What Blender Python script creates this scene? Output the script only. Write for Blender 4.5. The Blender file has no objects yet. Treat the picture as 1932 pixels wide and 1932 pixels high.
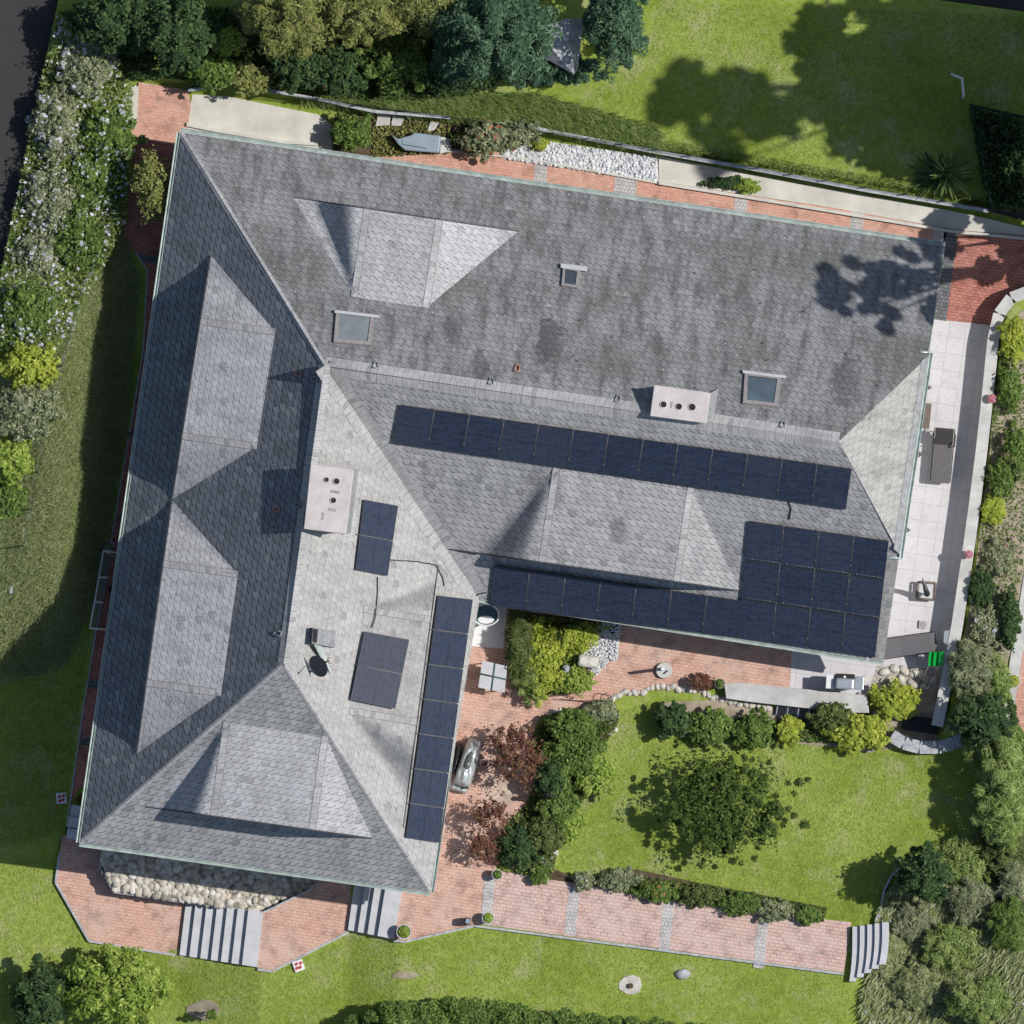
import bpy, bmesh, math, random
import numpy as np
from mathutils import Vector, Matrix
from mathutils.geometry import tessellate_polygon

# ------------------------------------------------------------------ camera, light, exposure
sc = bpy.context.scene
C = sc.collection
R = math.radians
K = 58.0                       # plan units (1932 across the picture) per metre
CX = CY = 966.0

cam_d = bpy.data.cameras.new('camera')
cam = bpy.data.objects.new('camera', cam_d); C.objects.link(cam)
cam.location = (0, 0, 70); cam.rotation_euler = (0, 0, 0)
cam_d.type = 'ORTHO'; cam_d.ortho_scale = 1932.0 / K
cam_d.clip_start = 0.5; cam_d.clip_end = 600
sc.camera = cam

TAN_E = 1.20                                   # shadow length = height / TAN_E
sun_dir = Vector((1.0, 0.13, TAN_E)).normalized()
elev = math.asin(sun_dir.z); azim = math.atan2(sun_dir.x, sun_dir.y)
w = bpy.data.worlds.new('World'); sc.world = w; w.use_nodes = True
wn = w.node_tree.nodes; wl = w.node_tree.links
sky = wn.new('ShaderNodeTexSky'); sky.sky_type = 'NISHITA'; sky.sun_disc = False
sky.sun_elevation = elev; sky.sun_rotation = azim
wl.new(sky.outputs[0], wn['Background'].inputs[0]); wn['Background'].inputs[1].default_value = 0.08
sd = bpy.data.lights.new('sun', 'SUN'); sd.energy = 3.9; sd.angle = R(0.6); sd.color = (1.0, 0.955, 0.90)
sun = bpy.data.objects.new('sun', sd); C.objects.link(sun)
sun.rotation_euler = sun_dir.to_track_quat('Z', 'Y').to_euler(); sun.location = (20, 2, 30)
sc.view_settings.view_transform = 'Standard'; sc.view_settings.look = 'None'
sc.view_settings.exposure = 0.12; sc.view_settings.gamma = 1.0
sc.render.engine = 'CYCLES'
sc.cycles.max_bounces = 6; sc.cycles.transparent_max_bounces = 6

rng = np.random.default_rng(7)
random.seed(7)

# ------------------------------------------------------------------ helpers
def px(X, Y, z=0.0):
    return Vector(((X - CX) / K, (CY - Y) / K, z))
def unpx(x, y):
    return x * K + CX, CY - y * K
def sstep(t):
    t = np.clip(t, 0.0, 1.0); return t * t * (3 - 2 * t)

def tag(o, label=None, cat=None, group=None, kind=None):
    if label: o['label'] = label
    if cat: o['category'] = cat
    if group: o['group'] = group
    if kind: o['kind'] = kind
    return o
def empty(name, loc, label, cat, group=None):
    o = bpy.data.objects.new(name, None); C.objects.link(o)
    o.location = loc; o.empty_display_size = 0.2
    return tag(o, label, cat, group)
def wloc(o):
    v = Vector((0, 0, 0))
    while o is not None:
        v = v + o.location; o = o.parent
    return v

class MB:
    """collects shapes in world coordinates and links them as ONE mesh object"""
    def __init__(s): s.v = []; s.f = []; s.uv = []; s.sm = []
    def add(s, vs, fs, uvs=None, smooth=False):
        n = len(s.v); s.v += [tuple(a) for a in vs]
        for i, f in enumerate(fs):
            s.f.append(tuple(n + k for k in f)); s.sm.append(smooth)
            s.uv.append(uvs[i] if uvs else [(0, 0)] * len(f))
        return s
    def box(s, c, size, rz=0.0, m=None):
        hx, hy, hz = size[0] / 2, size[1] / 2, size[2] / 2
        vs = [Vector((x * hx, y * hy, z * hz)) for z in (-1, 1) for y in (-1, 1) for x in (-1, 1)]
        M = Matrix.Rotation(rz, 4, 'Z') if m is None else m
        vs = [M @ v + Vector(c) for v in vs]
        return s.add(vs, [(0, 2, 3, 1), (4, 5, 7, 6), (0, 1, 5, 4), (2, 6, 7, 3), (0, 4, 6, 2), (1, 3, 7, 5)])
    def prism(s, pts, z0, z1, bottom=True):
        """pts: list of (x,y) world; z0/z1 numbers or lists"""
        a = sum(pts[i][0] * pts[(i + 1) % len(pts)][1] - pts[(i + 1) % len(pts)][0] * pts[i][1] for i in range(len(pts)))
        idx = list(range(len(pts)))
        if a < 0: idx.reverse()
        n = len(pts)
        zz0 = z0 if hasattr(z0, '__len__') else [z0] * n
        zz1 = z1 if hasattr(z1, '__len__') else [z1] * n
        lo = [(pts[i][0], pts[i][1], zz0[i]) for i in idx]; hi = [(pts[i][0], pts[i][1], zz1[i]) for i in idx]
        tris = tessellate_polygon([[Vector((p[0], p[1], 0)) for p in hi]])
        fs = []
        for t in tris:
            p = [hi[k] for k in t]
            ar = (p[1][0] - p[0][0]) * (p[2][1] - p[0][1]) - (p[2][0] - p[0][0]) * (p[1][1] - p[0][1])
            t = tuple(t) if ar > 0 else (t[0], t[2], t[1])
            fs.append(tuple(k + n for k in t))
            if bottom: fs.append((t[0], t[2], t[1]))
        for i in range(n):
            j = (i + 1) % n
            fs.append((i, j, j + n, i + n))
        return s.add(lo + hi, fs)
    def cyl(s, c, r0, r1, z0, z1, n=20, cap=True, sx=1.0, sy=1.0, rz=0.0):
        vs = []
        for z, r in ((z0, r0), (z1, r1)):
            for i in range(n):
                a = 2 * math.pi * i / n
                x, y = r * sx * math.cos(a), r * sy * math.sin(a)
                vs.append((c[0] + x * math.cos(rz) - y * math.sin(rz), c[1] + x * math.sin(rz) + y * math.cos(rz), z))
        fs = [(i, (i + 1) % n, (i + 1) % n + n, i + n) for i in range(n)]
        s.add(vs, fs, smooth=True)
        if cap:
            s.add(vs[n:], [tuple(range(n))]); s.add(vs[:n], [tuple(reversed(range(n)))])
        return s
    def tube(s, pts, r, n=8, taper=None):
        pts = [Vector(p) for p in pts]
        rings = []
        for i, p in enumerate(pts):
            d = (pts[min(i + 1, len(pts) - 1)] - pts[max(i - 1, 0)]).normalized()
            u = d.cross(Vector((0, 0, 1)))
            if u.length < 1e-3: u = Vector((1, 0, 0))
            u.normalize(); v = d.cross(u)
            rr = r if taper is None else r + (taper - r) * i / (len(pts) - 1)
            rings.append([p + (u * math.cos(2 * math.pi * k / n) + v * math.sin(2 * math.pi * k / n)) * rr for k in range(n)])
        vs = [q for g in rings for q in g]
        fs = []
        for i in range(len(pts) - 1):
            for k in range(n):
                fs.append((i * n + k, i * n + (k + 1) % n, (i + 1) * n + (k + 1) % n, (i + 1) * n + k))
        fs.append(tuple(reversed(range(n)))); fs.append(tuple(range((len(pts) - 1) * n, len(pts) * n)))
        return s.add(vs, fs, smooth=True)
    def blob(s, c, r, seg=10, rings=6, jit=0.0, rz=0.0):
        c = Vector(c); vs = [c + Vector((0, 0, r[2]))]
        for i in range(1, rings):
            t = math.pi * i / rings
            for k in range(seg):
                a = 2 * math.pi * k / seg
                j = 1 + random.uniform(-jit, jit)
                x, y = r[0] * math.sin(t) * math.cos(a) * j, r[1] * math.sin(t) * math.sin(a) * j
                vs.append(c + Vector((x * math.cos(rz) - y * math.sin(rz), x * math.sin(rz) + y * math.cos(rz), r[2] * math.cos(t) * j)))
        vs.append(c - Vector((0, 0, r[2])))
        fs = [(0, 1 + k, 1 + (k + 1) % seg) for k in range(seg)]
        for i in range(rings - 2):
            for k in range(seg):
                a, b = 1 + i * seg + k, 1 + i * seg + (k + 1) % seg
                fs.append((a, a + seg, b + seg, b))
        l = 1 + (rings - 2) * seg; e = len(vs) - 1
        fs += [(l + k, e, l + (k + 1) % seg) for k in range(seg)]
        return s.add(vs, fs, smooth=True)
    def build(s, name, mat, parent=None, bevel=0.0):
        me = bpy.data.meshes.new(name)
        if parent is not None: off = wloc(parent)
        else:
            a = np.array(s.v); off = Vector(((a[:, 0].min() + a[:, 0].max()) / 2, (a[:, 1].min() + a[:, 1].max()) / 2, a[:, 2].min()))
        me.from_pydata([(x - off.x, y - off.y, z - off.z) for x, y, z in s.v], [], s.f)
        uvl = me.uv_layers.new(name='UVMap')
        flat = [c for f in s.uv for q in f for c in q]
        uvl.data.foreach_set('uv', flat)
        me.polygons.foreach_set('use_smooth', s.sm)
        me.materials.append(mat); me.update()
        o = bpy.data.objects.new(name, me); C.objects.link(o)
        if parent is not None: o.parent = parent
        else: o.location = off
        if bevel:
            b = o.modifiers.new('bevel', 'BEVEL'); b.width = bevel; b.segments = 2; b.limit_method = 'ANGLE'
        return o

def copy_tree(o, parent=None):
    c = o.copy(); C.objects.link(c); c.parent = parent
    for ch in o.children: copy_tree(ch, c)
    return c

# ------------------------------------------------------------------ materials
class NT:
    def __init__(s, name, rough=0.8, spec=0.3):
        s.m = bpy.data.materials.new(name); s.m.use_nodes = True
        s.n = s.m.node_tree.nodes; s.l = s.m.node_tree.links
        s.b = s.n['Principled BSDF']; s.b.inputs['Roughness'].default_value = rough
        s.b.inputs['Specular IOR Level'].default_value = spec
    def mk(s, t, **kw):
        n = s.n.new(t)
        for k, v in kw.items(): setattr(n, k, v)
        return n
    def put(s, a, inp):
        if isinstance(a, bpy.types.NodeSocket): s.l.new(a, inp)
        else: inp.default_value = a
    def math(s, op, a, b=0.0, c=None, clamp=False):
        n = s.mk('ShaderNodeMath', operation=op); n.use_clamp = clamp
        s.put(a, n.inputs[0]); s.put(b, n.inputs[1])
        if c is not None: s.put(c, n.inputs[2])
        return n.outputs[0]
    def pos(s, rot=0.0, scale=(1, 1, 1)):
        g = s.mk('ShaderNodeNewGeometry')
        m = s.mk('ShaderNodeMapping'); m.inputs['Rotation'].default_value = (0, 0, rot); m.inputs['Scale'].default_value = scale
        s.l.new(g.outputs['Position'], m.inputs['Vector']); return m.outputs[0]
    def noise(s, scale, detail=4, rough=0.55, vec=None, dist=0.0):
        n = s.mk('ShaderNodeTexNoise'); n.inputs['Scale'].default_value = scale; n.inputs['Detail'].default_value = detail
        n.inputs['Roughness'].default_value = rough; n.inputs['Distortion'].default_value = dist
        s.l.new(vec if vec is not None else s.pos(), n.inputs['Vector']); return n.outputs['Fac']
    def ramp(s, fac, stops, interp='LINEAR'):
        n = s.mk('ShaderNodeValToRGB'); n.color_ramp.interpolation = interp
        e = n.color_ramp.elements
        while len(e) < len(stops): e.new(0.5)
        for i, (p, c) in enumerate(stops):
            e[i].position = p; e[i].color = (c[0], c[1], c[2], 1) if hasattr(c, '__len__') else (c, c, c, 1)
        s.put(fac, n.inputs[0]); return n.outputs[0]
    def mix(s, fac, a, b, mode='MIX'):
        n = s.mk('ShaderNodeMix', data_type='RGBA', blend_type=mode)
        s.put(fac, n.inputs[0])
        for v, i in ((a, 6), (b, 7)):
            if isinstance(v, bpy.types.NodeSocket): s.l.new(v, n.inputs[i])
            else: n.inputs[i].default_value = (v[0], v[1], v[2], 1)
        return n.outputs[2]
    def bump(s, h, strength=0.5, dist=0.02):
        n = s.mk('ShaderNodeBump'); n.inputs['Strength'].default_value = strength; n.inputs['Distance'].default_value = dist
        s.l.new(h, n.inputs['Height']); s.l.new(n.outputs[0], s.b.inputs['Normal'])
    def col(s, c):
        if isinstance(c, bpy.types.NodeSocket): s.l.new(c, s.b.inputs['Base Color'])
        else: s.b.inputs['Base Color'].default_value = (c[0], c[1], c[2], 1)
        return s.m

def plain(name, c, rough=0.7, spec=0.3, metal=0.0, var=0.15, scale=6.0, bump=0.0):
    t = NT(name, rough, spec); t.b.inputs['Metallic'].default_value = metal
    f = t.noise(scale, 5, 0.6)
    a = tuple(x * (1 - var) for x in c); b = tuple(min(1, x * (1 + var)) for x in c)
    t.col(t.ramp(f, [(0.3, a), (0.7, b)]))
    if bump: t.bump(f, bump, 0.02)
    return t.m

def slate(name, dark, light, row=0.25, wid=0.26, moss=0.0, spots=0.0, line=0.75, speck=0.0, streak=0.25, lw=0.13, stains=()):
    t = NT(name, 0.55, 0.4)
    uv = t.mk('ShaderNodeUVMap'); uv.uv_map = 'UVMap'
    # slight wobble so courses are not ruler straight
    nz = t.mk('ShaderNodeTexNoise'); nz.inputs['Scale'].default_value = 1.3; nz.inputs['Detail'].default_value = 3
    t.l.new(uv.outputs[0], nz.inputs['Vector'])
    sx = t.mk('ShaderNodeSeparateXYZ'); t.l.new(uv.outputs[0], sx.inputs[0])
    wob = t.math('MULTIPLY', t.math('SUBTRACT', nz.outputs['Fac'], 0.5), 0.20)
    u = t.math('DIVIDE', sx.outputs[0], wid); v = t.math('DIVIDE', t.math('ADD', sx.outputs[1], wob), row)
    r = t.math('FLOOR', v); fv = t.math('FRACT', v)
    us = t.math('ADD', u, t.math('MULTIPLY', r, 0.43)); c = t.math('FLOOR', us); fu = t.math('FRACT', us)
    yb = t.math('MULTIPLY', t.math('POWER', fu, 2.4), 0.62)
    below = t.math('LESS_THAN', fv, yb)
    d = t.math('ABSOLUTE', t.math('SUBTRACT', fv, yb))
    ln = t.math('SUBTRACT', 1.0, t.math('DIVIDE', d, lw), clamp=True)
    vj = t.math('MULTIPLY', t.math('SUBTRACT', 1.0, t.math('DIVIDE', fu, 0.07), clamp=True), t.math('LESS_THAN', fv, 0.62))
    lines = t.math('MAXIMUM', ln, t.math('MULTIPLY', vj, 0.6), clamp=True)
    # cell id
    cmb = t.mk('ShaderNodeCombineXYZ'); t.l.new(t.math('SUBTRACT', c, t.math('MULTIPLY', below, 0.37)), cmb.inputs[0])
    t.l.new(t.math('SUBTRACT', r, below), cmb.inputs[1])
    wnz = t.mk('ShaderNodeTexWhiteNoise'); wnz.noise_dimensions = '2D'; t.l.new(cmb.outputs[0], wnz.inputs['Vector'])
    big = t.noise(0.55, 6, 0.62)
    fine = t.noise(14, 5, 0.7)
    # downslope rain streaks in the uv frame
    mp = t.mk('ShaderNodeMapping'); mp.inputs['Scale'].default_value = (1.8, 0.35, 1); t.l.new(uv.outputs[0], mp.inputs[0])
    st = t.noise(1.0, 5, 0.65, vec=mp.outputs[0])
    val = t.math('ADD', t.math('MULTIPLY', wnz.outputs['Value'], 0.17), t.math('MULTIPLY', fine, 0.44))
    val = t.math('ADD', val, t.math('MULTIPLY', big, 0.40 - streak * 0.3)); val = t.math('ADD', val, t.math('MULTIPLY', st, streak + 0.12))
    base = t.ramp(val, [(0.32, dark), (0.75, light)])
    mp2 = t.mk('ShaderNodeMapping'); mp2.inputs['Scale'].default_value = (2.6, 0.55, 1); mp2.inputs['Location'].default_value = (7, 3, 0); t.l.new(uv.outputs[0], mp2.inputs[0])
    st2 = t.ramp(t.noise(1.0, 6, 0.7, vec=mp2.outputs[0]), [(0.34, 1 - streak * 0.95), (0.56, 1.0)])
    base = t.mix(1.0, base, st2, 'MULTIPLY')
    odd = t.math('GREATER_THAN', wnz.outputs['Value'], 0.965)
    base = t.mix(t.math('MULTIPLY', odd, 0.2), base, (0.42, 0.43, 0.44))
    odd2 = t.math('LESS_THAN', wnz.outputs['Value'], 0.03)
    base = t.mix(t.math('MULTIPLY', odd2, 0.3), base, (0.08, 0.085, 0.09))
    g_ = t.mk('ShaderNodeNewGeometry') if stains else None
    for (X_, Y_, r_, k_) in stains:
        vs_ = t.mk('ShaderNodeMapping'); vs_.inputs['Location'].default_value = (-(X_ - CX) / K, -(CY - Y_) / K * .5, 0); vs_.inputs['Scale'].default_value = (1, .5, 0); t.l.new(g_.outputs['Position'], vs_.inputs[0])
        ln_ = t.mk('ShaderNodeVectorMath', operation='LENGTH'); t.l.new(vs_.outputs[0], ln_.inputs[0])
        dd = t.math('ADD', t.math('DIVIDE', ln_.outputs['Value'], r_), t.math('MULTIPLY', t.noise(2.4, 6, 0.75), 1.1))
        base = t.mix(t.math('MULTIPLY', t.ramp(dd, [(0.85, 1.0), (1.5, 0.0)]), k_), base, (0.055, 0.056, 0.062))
    if moss:
        mf = t.ramp(t.noise(0.45, 6, 0.7), [(0.47, 0.0), (0.62, 1.0)])
        base = t.mix(t.math('MULTIPLY', mf, moss), base, (0.11, 0.112, 0.09))
        pal = t.ramp(t.noise(4.5, 6, 0.75, dist=0.6), [(0.57, 0.0), (0.68, 1.0)])
        base = t.mix(t.math('MULTIPLY', pal, moss * 0.6), base, (0.30, 0.30, 0.27))
    if spots:
        vo = t.mk('ShaderNodeTexVoronoi'); vo.inputs['Scale'].default_value = 9.0; t.l.new(t.pos(), vo.inputs['Vector'])
        pat = t.ramp(t.noise(0.9, 4, 0.7), [(0.45, 0.0), (0.58, 1.0)])
        sp = t.math('MULTIPLY', t.math('LESS_THAN', t.math('ADD', vo.outputs['Distance'], t.math('MULTIPLY', fine, 0.35)), 0.40), pat)
        base = t.mix(t.math('MULTIPLY', sp, spots), base, (0.09, 0.09, 0.09))
    if speck:
        vo2 = t.mk('ShaderNodeTexVoronoi'); vo2.inputs['Scale'].default_value = 3.6; t.l.new(t.pos(), vo2.inputs['Vector'])
        sp2 = t.math('LESS_THAN', t.math('ADD', vo2.outputs['Distance'], t.math('MULTIPLY', fine, 0.22)), 0.205)
        base = t.mix(t.math('MULTIPLY', sp2, speck), base, (0.42, 0.42, 0.42))
    t.col(t.mix(t.math('MULTIPLY', lines, line), base, (0.022, 0.024, 0.028)))
    h = t.math('ADD', t.math('SUBTRACT', 1.0, t.math('FRACT', t.math('ADD', t.math('SUBTRACT', fv, yb), 1.0))), t.math('MULTIPLY', fine, 0.25))
    h = t.math('ADD', h, t.math('MULTIPLY', wnz.outputs['Value'], 0.15))
    t.bump(h, 0.5, 0.02)
    return t.m

def bricks(name, c1, c2, mortar, rot=0.0, bw=0.2, bh=0.1, bleach=0.35, joint=0.008, bleach_col=(0.56, 0.45, 0.38), off=0.5, stain=None, dirt=0.75):
    t = NT(name, 0.85, 0.2)
    b = t.mk('ShaderNodeTexBrick'); b.offset = off
    b.inputs['Scale'].default_value = 1.0; b.inputs['Brick Width'].default_value = bw; b.inputs['Row Height'].default_value = bh
    b.inputs['Mortar Size'].default_value = joint; b.inputs['Mortar Smooth'].default_value = 0.3
    b.inputs['Color1'].default_value = (*c1, 1); b.inputs['Color2'].default_value = (*c2, 1); b.inputs['Mortar'].default_value = (*mortar, 1)
    t.l.new(t.pos(rot), b.inputs['Vector'])
    n1 = t.ramp(t.noise(0.8, 5, 0.65), [(0.42, 0.0), (0.66, 1.0)])
    c = t.mix(t.math('MULTIPLY', n1, bleach), b.outputs['Color'], bleach_col)
    n2 = t.noise(22, 4, 0.7)
    c = t.mix(0.35, c, t.ramp(n2, [(0.3, 0.25), (0.7, 0.75)]), 'OVERLAY')
    if stain:
        g = t.mk('ShaderNodeNewGeometry'); vm = t.mk('ShaderNodeVectorMath', operation='DISTANCE'); t.l.new(g.outputs['Position'], vm.inputs[0]); vm.inputs[1].default_value = stain[0]
        dd = t.math('ADD', t.math('DIVIDE', vm.outputs['Value'], stain[1]), t.math('MULTIPLY', t.noise(1.6, 6, 0.7), 0.9))
        c = t.mix(t.math('MULTIPLY', t.ramp(dd, [(0.55, 1.0), (1.25, 0.0)]), 0.75), c, (0.56, 0.49, 0.41))
    n3 = t.ramp(t.noise(2.2, 5, 0.7), [(0.30, 0.45), (0.52, 1.0)])
    c = t.mix(dirt, c, n3, 'MULTIPLY')
    t.col(c)
    t.bump(t.math('SUBTRACT', t.math('MULTIPLY', n2, 0.4), b.outputs['Fac']), 0.5, 0.008)
    return t.m

def lawn(name, cols, dry=0.3, s0=1.0):
    t = NT(name, 0.95, 0.1)
    a = t.noise(0.35 * s0, 6, 0.6); b = t.noise(5.0, 5, 0.75); f = t.noise(42, 4, 0.8)
    v = t.math('ADD', t.math('MULTIPLY', a, 0.36), t.math('MULTIPLY', b, 0.36)); v = t.math('ADD', v, t.math('MULTIPLY', f, 0.28))
    c = t.ramp(v, [(0.38, cols[0]), (0.49, cols[1]), (0.62, cols[2])])
    dr = t.ramp(t.noise(0.9, 6, 0.72), [(0.52, 0.0), (0.70, 1.0)])
    c = t.mix(t.math('MULTIPLY', dr, dry), c, cols[3])
    t.col(c)
    hb = t.math('ADD', t.math('MULTIPLY', b, 0.8), f)
    t.bump(hb, 0.9, 0.05)
    return t.m

def leafmat(name, cols, trans=0.3, rough=0.7):
    """cols: list of (position, colour); every leaf takes its own tint"""
    t = NT(name, rough, 0.25)
    g = t.mk('ShaderNodeNewGeometry')
    v = t.math('ADD', t.math('MULTIPLY', g.outputs['Random Per Island'], 0.65), t.math('MULTIPLY', t.noise(1.4, 3, 0.6), 0.35))
    c = t.ramp(v, cols)
    t.col(c)
    tr = t.mk('ShaderNodeBsdfTranslucent'); t.l.new(c, tr.inputs[0])
    mx = t.mk('ShaderNodeMixShader'); mx.inputs[0].default_value = trans
    out = t.n['Material Output']
    t.l.new(t.b.outputs[0], mx.inputs[1]); t.l.new(tr.outputs[0], mx.inputs[2]); t.l.new(mx.outputs[0], out.inputs[0])
    return t.m

M = {}
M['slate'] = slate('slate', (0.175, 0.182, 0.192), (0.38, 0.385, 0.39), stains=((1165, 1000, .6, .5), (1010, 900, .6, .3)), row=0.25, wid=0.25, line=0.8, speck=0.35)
M['slate_pale'] = slate('slate_pale', (0.26, 0.265, 0.262), (0.42, 0.418, 0.405), row=0.24, wid=0.24, line=0.5, lw=.10)  # sunlit sheen of the east-facing slope put into a paler slate
M['slate_east'] = slate('slate_east', (0.26, 0.262, 0.26), (0.40, 0.40, 0.385), row=0.26, wid=0.22, line=0.42, streak=0.35)  # paler copy of the slate, sunlight on the east hip in its colour
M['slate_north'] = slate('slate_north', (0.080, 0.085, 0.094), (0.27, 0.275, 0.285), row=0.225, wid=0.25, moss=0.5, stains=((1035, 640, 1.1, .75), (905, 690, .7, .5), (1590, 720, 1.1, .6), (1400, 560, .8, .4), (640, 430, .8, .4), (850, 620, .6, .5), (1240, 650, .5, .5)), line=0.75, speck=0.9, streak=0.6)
M['slate_west'] = slate('slate_west', (0.080, 0.095, 0.118), (0.205, 0.222, 0.245), row=0.26, wid=0.28, lw=0.17, line=1.0, speck=0.4)  # shade of the west slope put into a darker, bluer slate
M['slate_spot'] = slate('slate_spot', (0.27, 0.28, 0.295), (0.44, 0.445, 0.46), row=0.25, wid=0.25, line=0.65, spots=0.75)  # base lightened to copy the sun on the flatter dormer tops
M['slate_edge'] = slate('slate_edge_course', (0.28, 0.285, 0.292), (0.42, 0.42, 0.42), row=0.17, wid=0.5, line=0.4, lw=0.14)
M['lead'] = plain('lead_flashing', (0.30, 0.31, 0.32), 0.5, 0.4, 0.2, 0.25, 5)
M['gutter'] = plain('gutter_zinc', (0.42, 0.49, 0.46), 0.45, 0.5, 0.3, 0.25, 4)
M['render_wall'] = plain('wall_render', (0.62, 0.60, 0.56), 0.9, 0.2, 0, 0.08, 3)
M['dark'] = plain('dark_recess', (0.015, 0.016, 0.018), 0.6)
M['glass'] = plain('window_glass', (0.05, 0.065, 0.08), 0.08, 0.7, 0, 0.2)
M['chimney'] = plain('chimney_cap_concrete', (0.53, 0.495, 0.48), 0.85, 0.2, 0, 0.12, 2.5, 0.2)
M['chimney_clad'] = plain('chimney_slate_cladding', (0.24, 0.245, 0.25), 0.7, 0.3, 0, 0.3, 5, 0.3)
M['concrete'] = plain('concrete', (0.50, 0.50, 0.485), 0.9, 0.2, 0, 0.2, 1.6, 0.25)
M['concrete_pale'] = plain('concrete_pale', (0.56, 0.55, 0.49), 0.9, 0.2, 0, 0.16, 1.3, 0.25)
M['concrete_blue'] = plain('concrete_steps', (0.50, 0.51, 0.53), 0.88, 0.2, 0, 0.10, 2.5, 0.2)
M['white'] = plain('white_paint', (0.72, 0.73, 0.74), 0.5, 0.4, 0, 0.05)
M['black'] = plain('black_metal', (0.02, 0.02, 0.022), 0.5, 0.4, 0.2, 0.2)
M['steel'] = plain('grey_steel', (0.42, 0.46, 0.50), 0.35, 0.5, 0.5, 0.1)
M['greymat'] = plain('grey_textile', (0.13, 0.125, 0.135), 0.9, 0.1, 0, 0.18, 30, 0.4)
M['wicker'] = plain('dark_wicker', (0.075, 0.07, 0.068), 0.8, 0.2, 0, 0.35, 40, 0.5)
M['brownwood'] = plain('weathered_teak', (0.16, 0.13, 0.11), 0.8, 0.2, 0, 0.35, 14, 0.3)
M['green_plastic'] = plain('green_plastic', (0.01, 0.30, 0.05), 0.3, 0.5, 0, 0.1)
M['terracotta'] = plain('terracotta', (0.45, 0.22, 0.14), 0.85, 0.2, 0, 0.2, 8)
M['bark'] = plain('bark', (0.09, 0.065, 0.045), 0.95, 0.1, 0, 0.35, 10, 0.6)
M['soil'] = plain('soil', (0.10, 0.075, 0.05), 0.98, 0.05, 0, 0.45, 5, 0.8)
M['drysoil'] = plain('dry_soil', (0.34, 0.29, 0.22), 0.98, 0.05, 0, 0.3, 4, 0.7)
M['void'] = plain('dark_grey_ground', (0.052, 0.052, 0.052), 1.0, 0.0, 0, 0.02, 1)
M['red'] = plain('red_enamel', (0.45, 0.06, 0.05), 0.5, 0.4, 0, 0.2)
M['stone'] = leafmat('river_pebbles', [(0.1, (0.16, 0.155, 0.14)), (0.35, (0.42, 0.39, 0.32)), (0.6, (0.55, 0.50, 0.42)), (0.85, (0.62, 0.61, 0.57))], 0.0, 0.8)
M['gravel'] = leafmat('white_gravel_chips', [(0.1, (0.35, 0.37, 0.40)), (0.5, (0.60, 0.62, 0.64)), (0.9, (0.74, 0.75, 0.76))], 0.0, 0.8)
M['rock'] = plain('pale_rock', (0.50, 0.48, 0.43), 0.9, 0.2, 0, 0.3, 6, 0.6)
M['greyrock'] = plain('grey_rock', (0.38, 0.40, 0.42), 0.9, 0.2, 0, 0.3, 6, 0.6)
TH = R(8.3)
M['brick_pink'] = bricks('pink_block_paving', (0.57, 0.34, 0.26), (0.62, 0.40, 0.32), (0.38, 0.22, 0.17), TH, 0.21, 0.105, 0.5, stain=((-0.35, -9.2, 0.0), 1.5))
M['brick_dust'] = bricks('faded_pink_paving', (0.50, 0.31, 0.26), (0.58, 0.38, 0.33), (0.36, 0.23, 0.2), TH, 0.21, 0.105, 0.75)
M['brick_path'] = bricks('pale_pink_path_paving', (0.58, 0.395, 0.34), (0.62, 0.45, 0.395), (0.33, 0.23, 0.20), TH, 0.21, 0.115, 0.4, 0.010, (0.60, 0.52, 0.50))
M['brick_orange'] = bricks('orange_block_paving', (0.56, 0.29, 0.215), (0.63, 0.36, 0.28), (0.40, 0.24, 0.18), TH, 0.21, 0.10, 0.45, 0.006, (0.60, 0.42, 0.34))
M['brick_red'] = bricks('red_block_paving', (0.40, 0.15, 0.115), (0.48, 0.21, 0.165), (0.12, 0.05, 0.045), TH, 0.20, 0.10, 0.2, 0.007, (0.42, 0.28, 0.25))
M['cobble'] = bricks('grey_cobble_band', (0.46, 0.45, 0.45), (0.56, 0.54, 0.53), (0.32, 0.30, 0.29), TH, 0.12, 0.12, 0.2, 0.012, (0.6, 0.6, 0.6))
M['cobble_dark'] = bricks('dark_cobble_band', (0.13, 0.14, 0.15), (0.2, 0.2, 0.21), (0.06, 0.06, 0.06), TH, 0.12, 0.12, 0.2, 0.012, (0.3, 0.3, 0.3))
M['tile'] = bricks('pale_terrace_tiles', (0.55, 0.54, 0.56), (0.585, 0.575, 0.59), (0.42, 0.41, 0.43), TH, 0.55, 0.55, 0.0, 0.008, (0.6, 0.6, 0.6), off=0.0, dirt=0.22)
M['tile_sand'] = bricks('crazy_sandstone', (0.42, 0.38, 0.33), (0.48, 0.44, 0.38), (0.27, 0.25, 0.22), R(30), 0.25, 0.16, 0.1, 0.014, (0.5, 0.45, 0.4))
M['lawn'] = lawn('lawn_grass', [(0.14, 0.22, 0.020), (0.29, 0.385, 0.060), (0.43, 0.52, 0.14), (0.50, 0.50, 0.30)], 0.75)
M['meadow'] = lawn('wild_hillside_grass', [(0.07, 0.10, 0.02), (0.19, 0.24, 0.07), (0.36, 0.38, 0.20), (0.48, 0.44, 0.32)], 0.7, 1.6)

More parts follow.
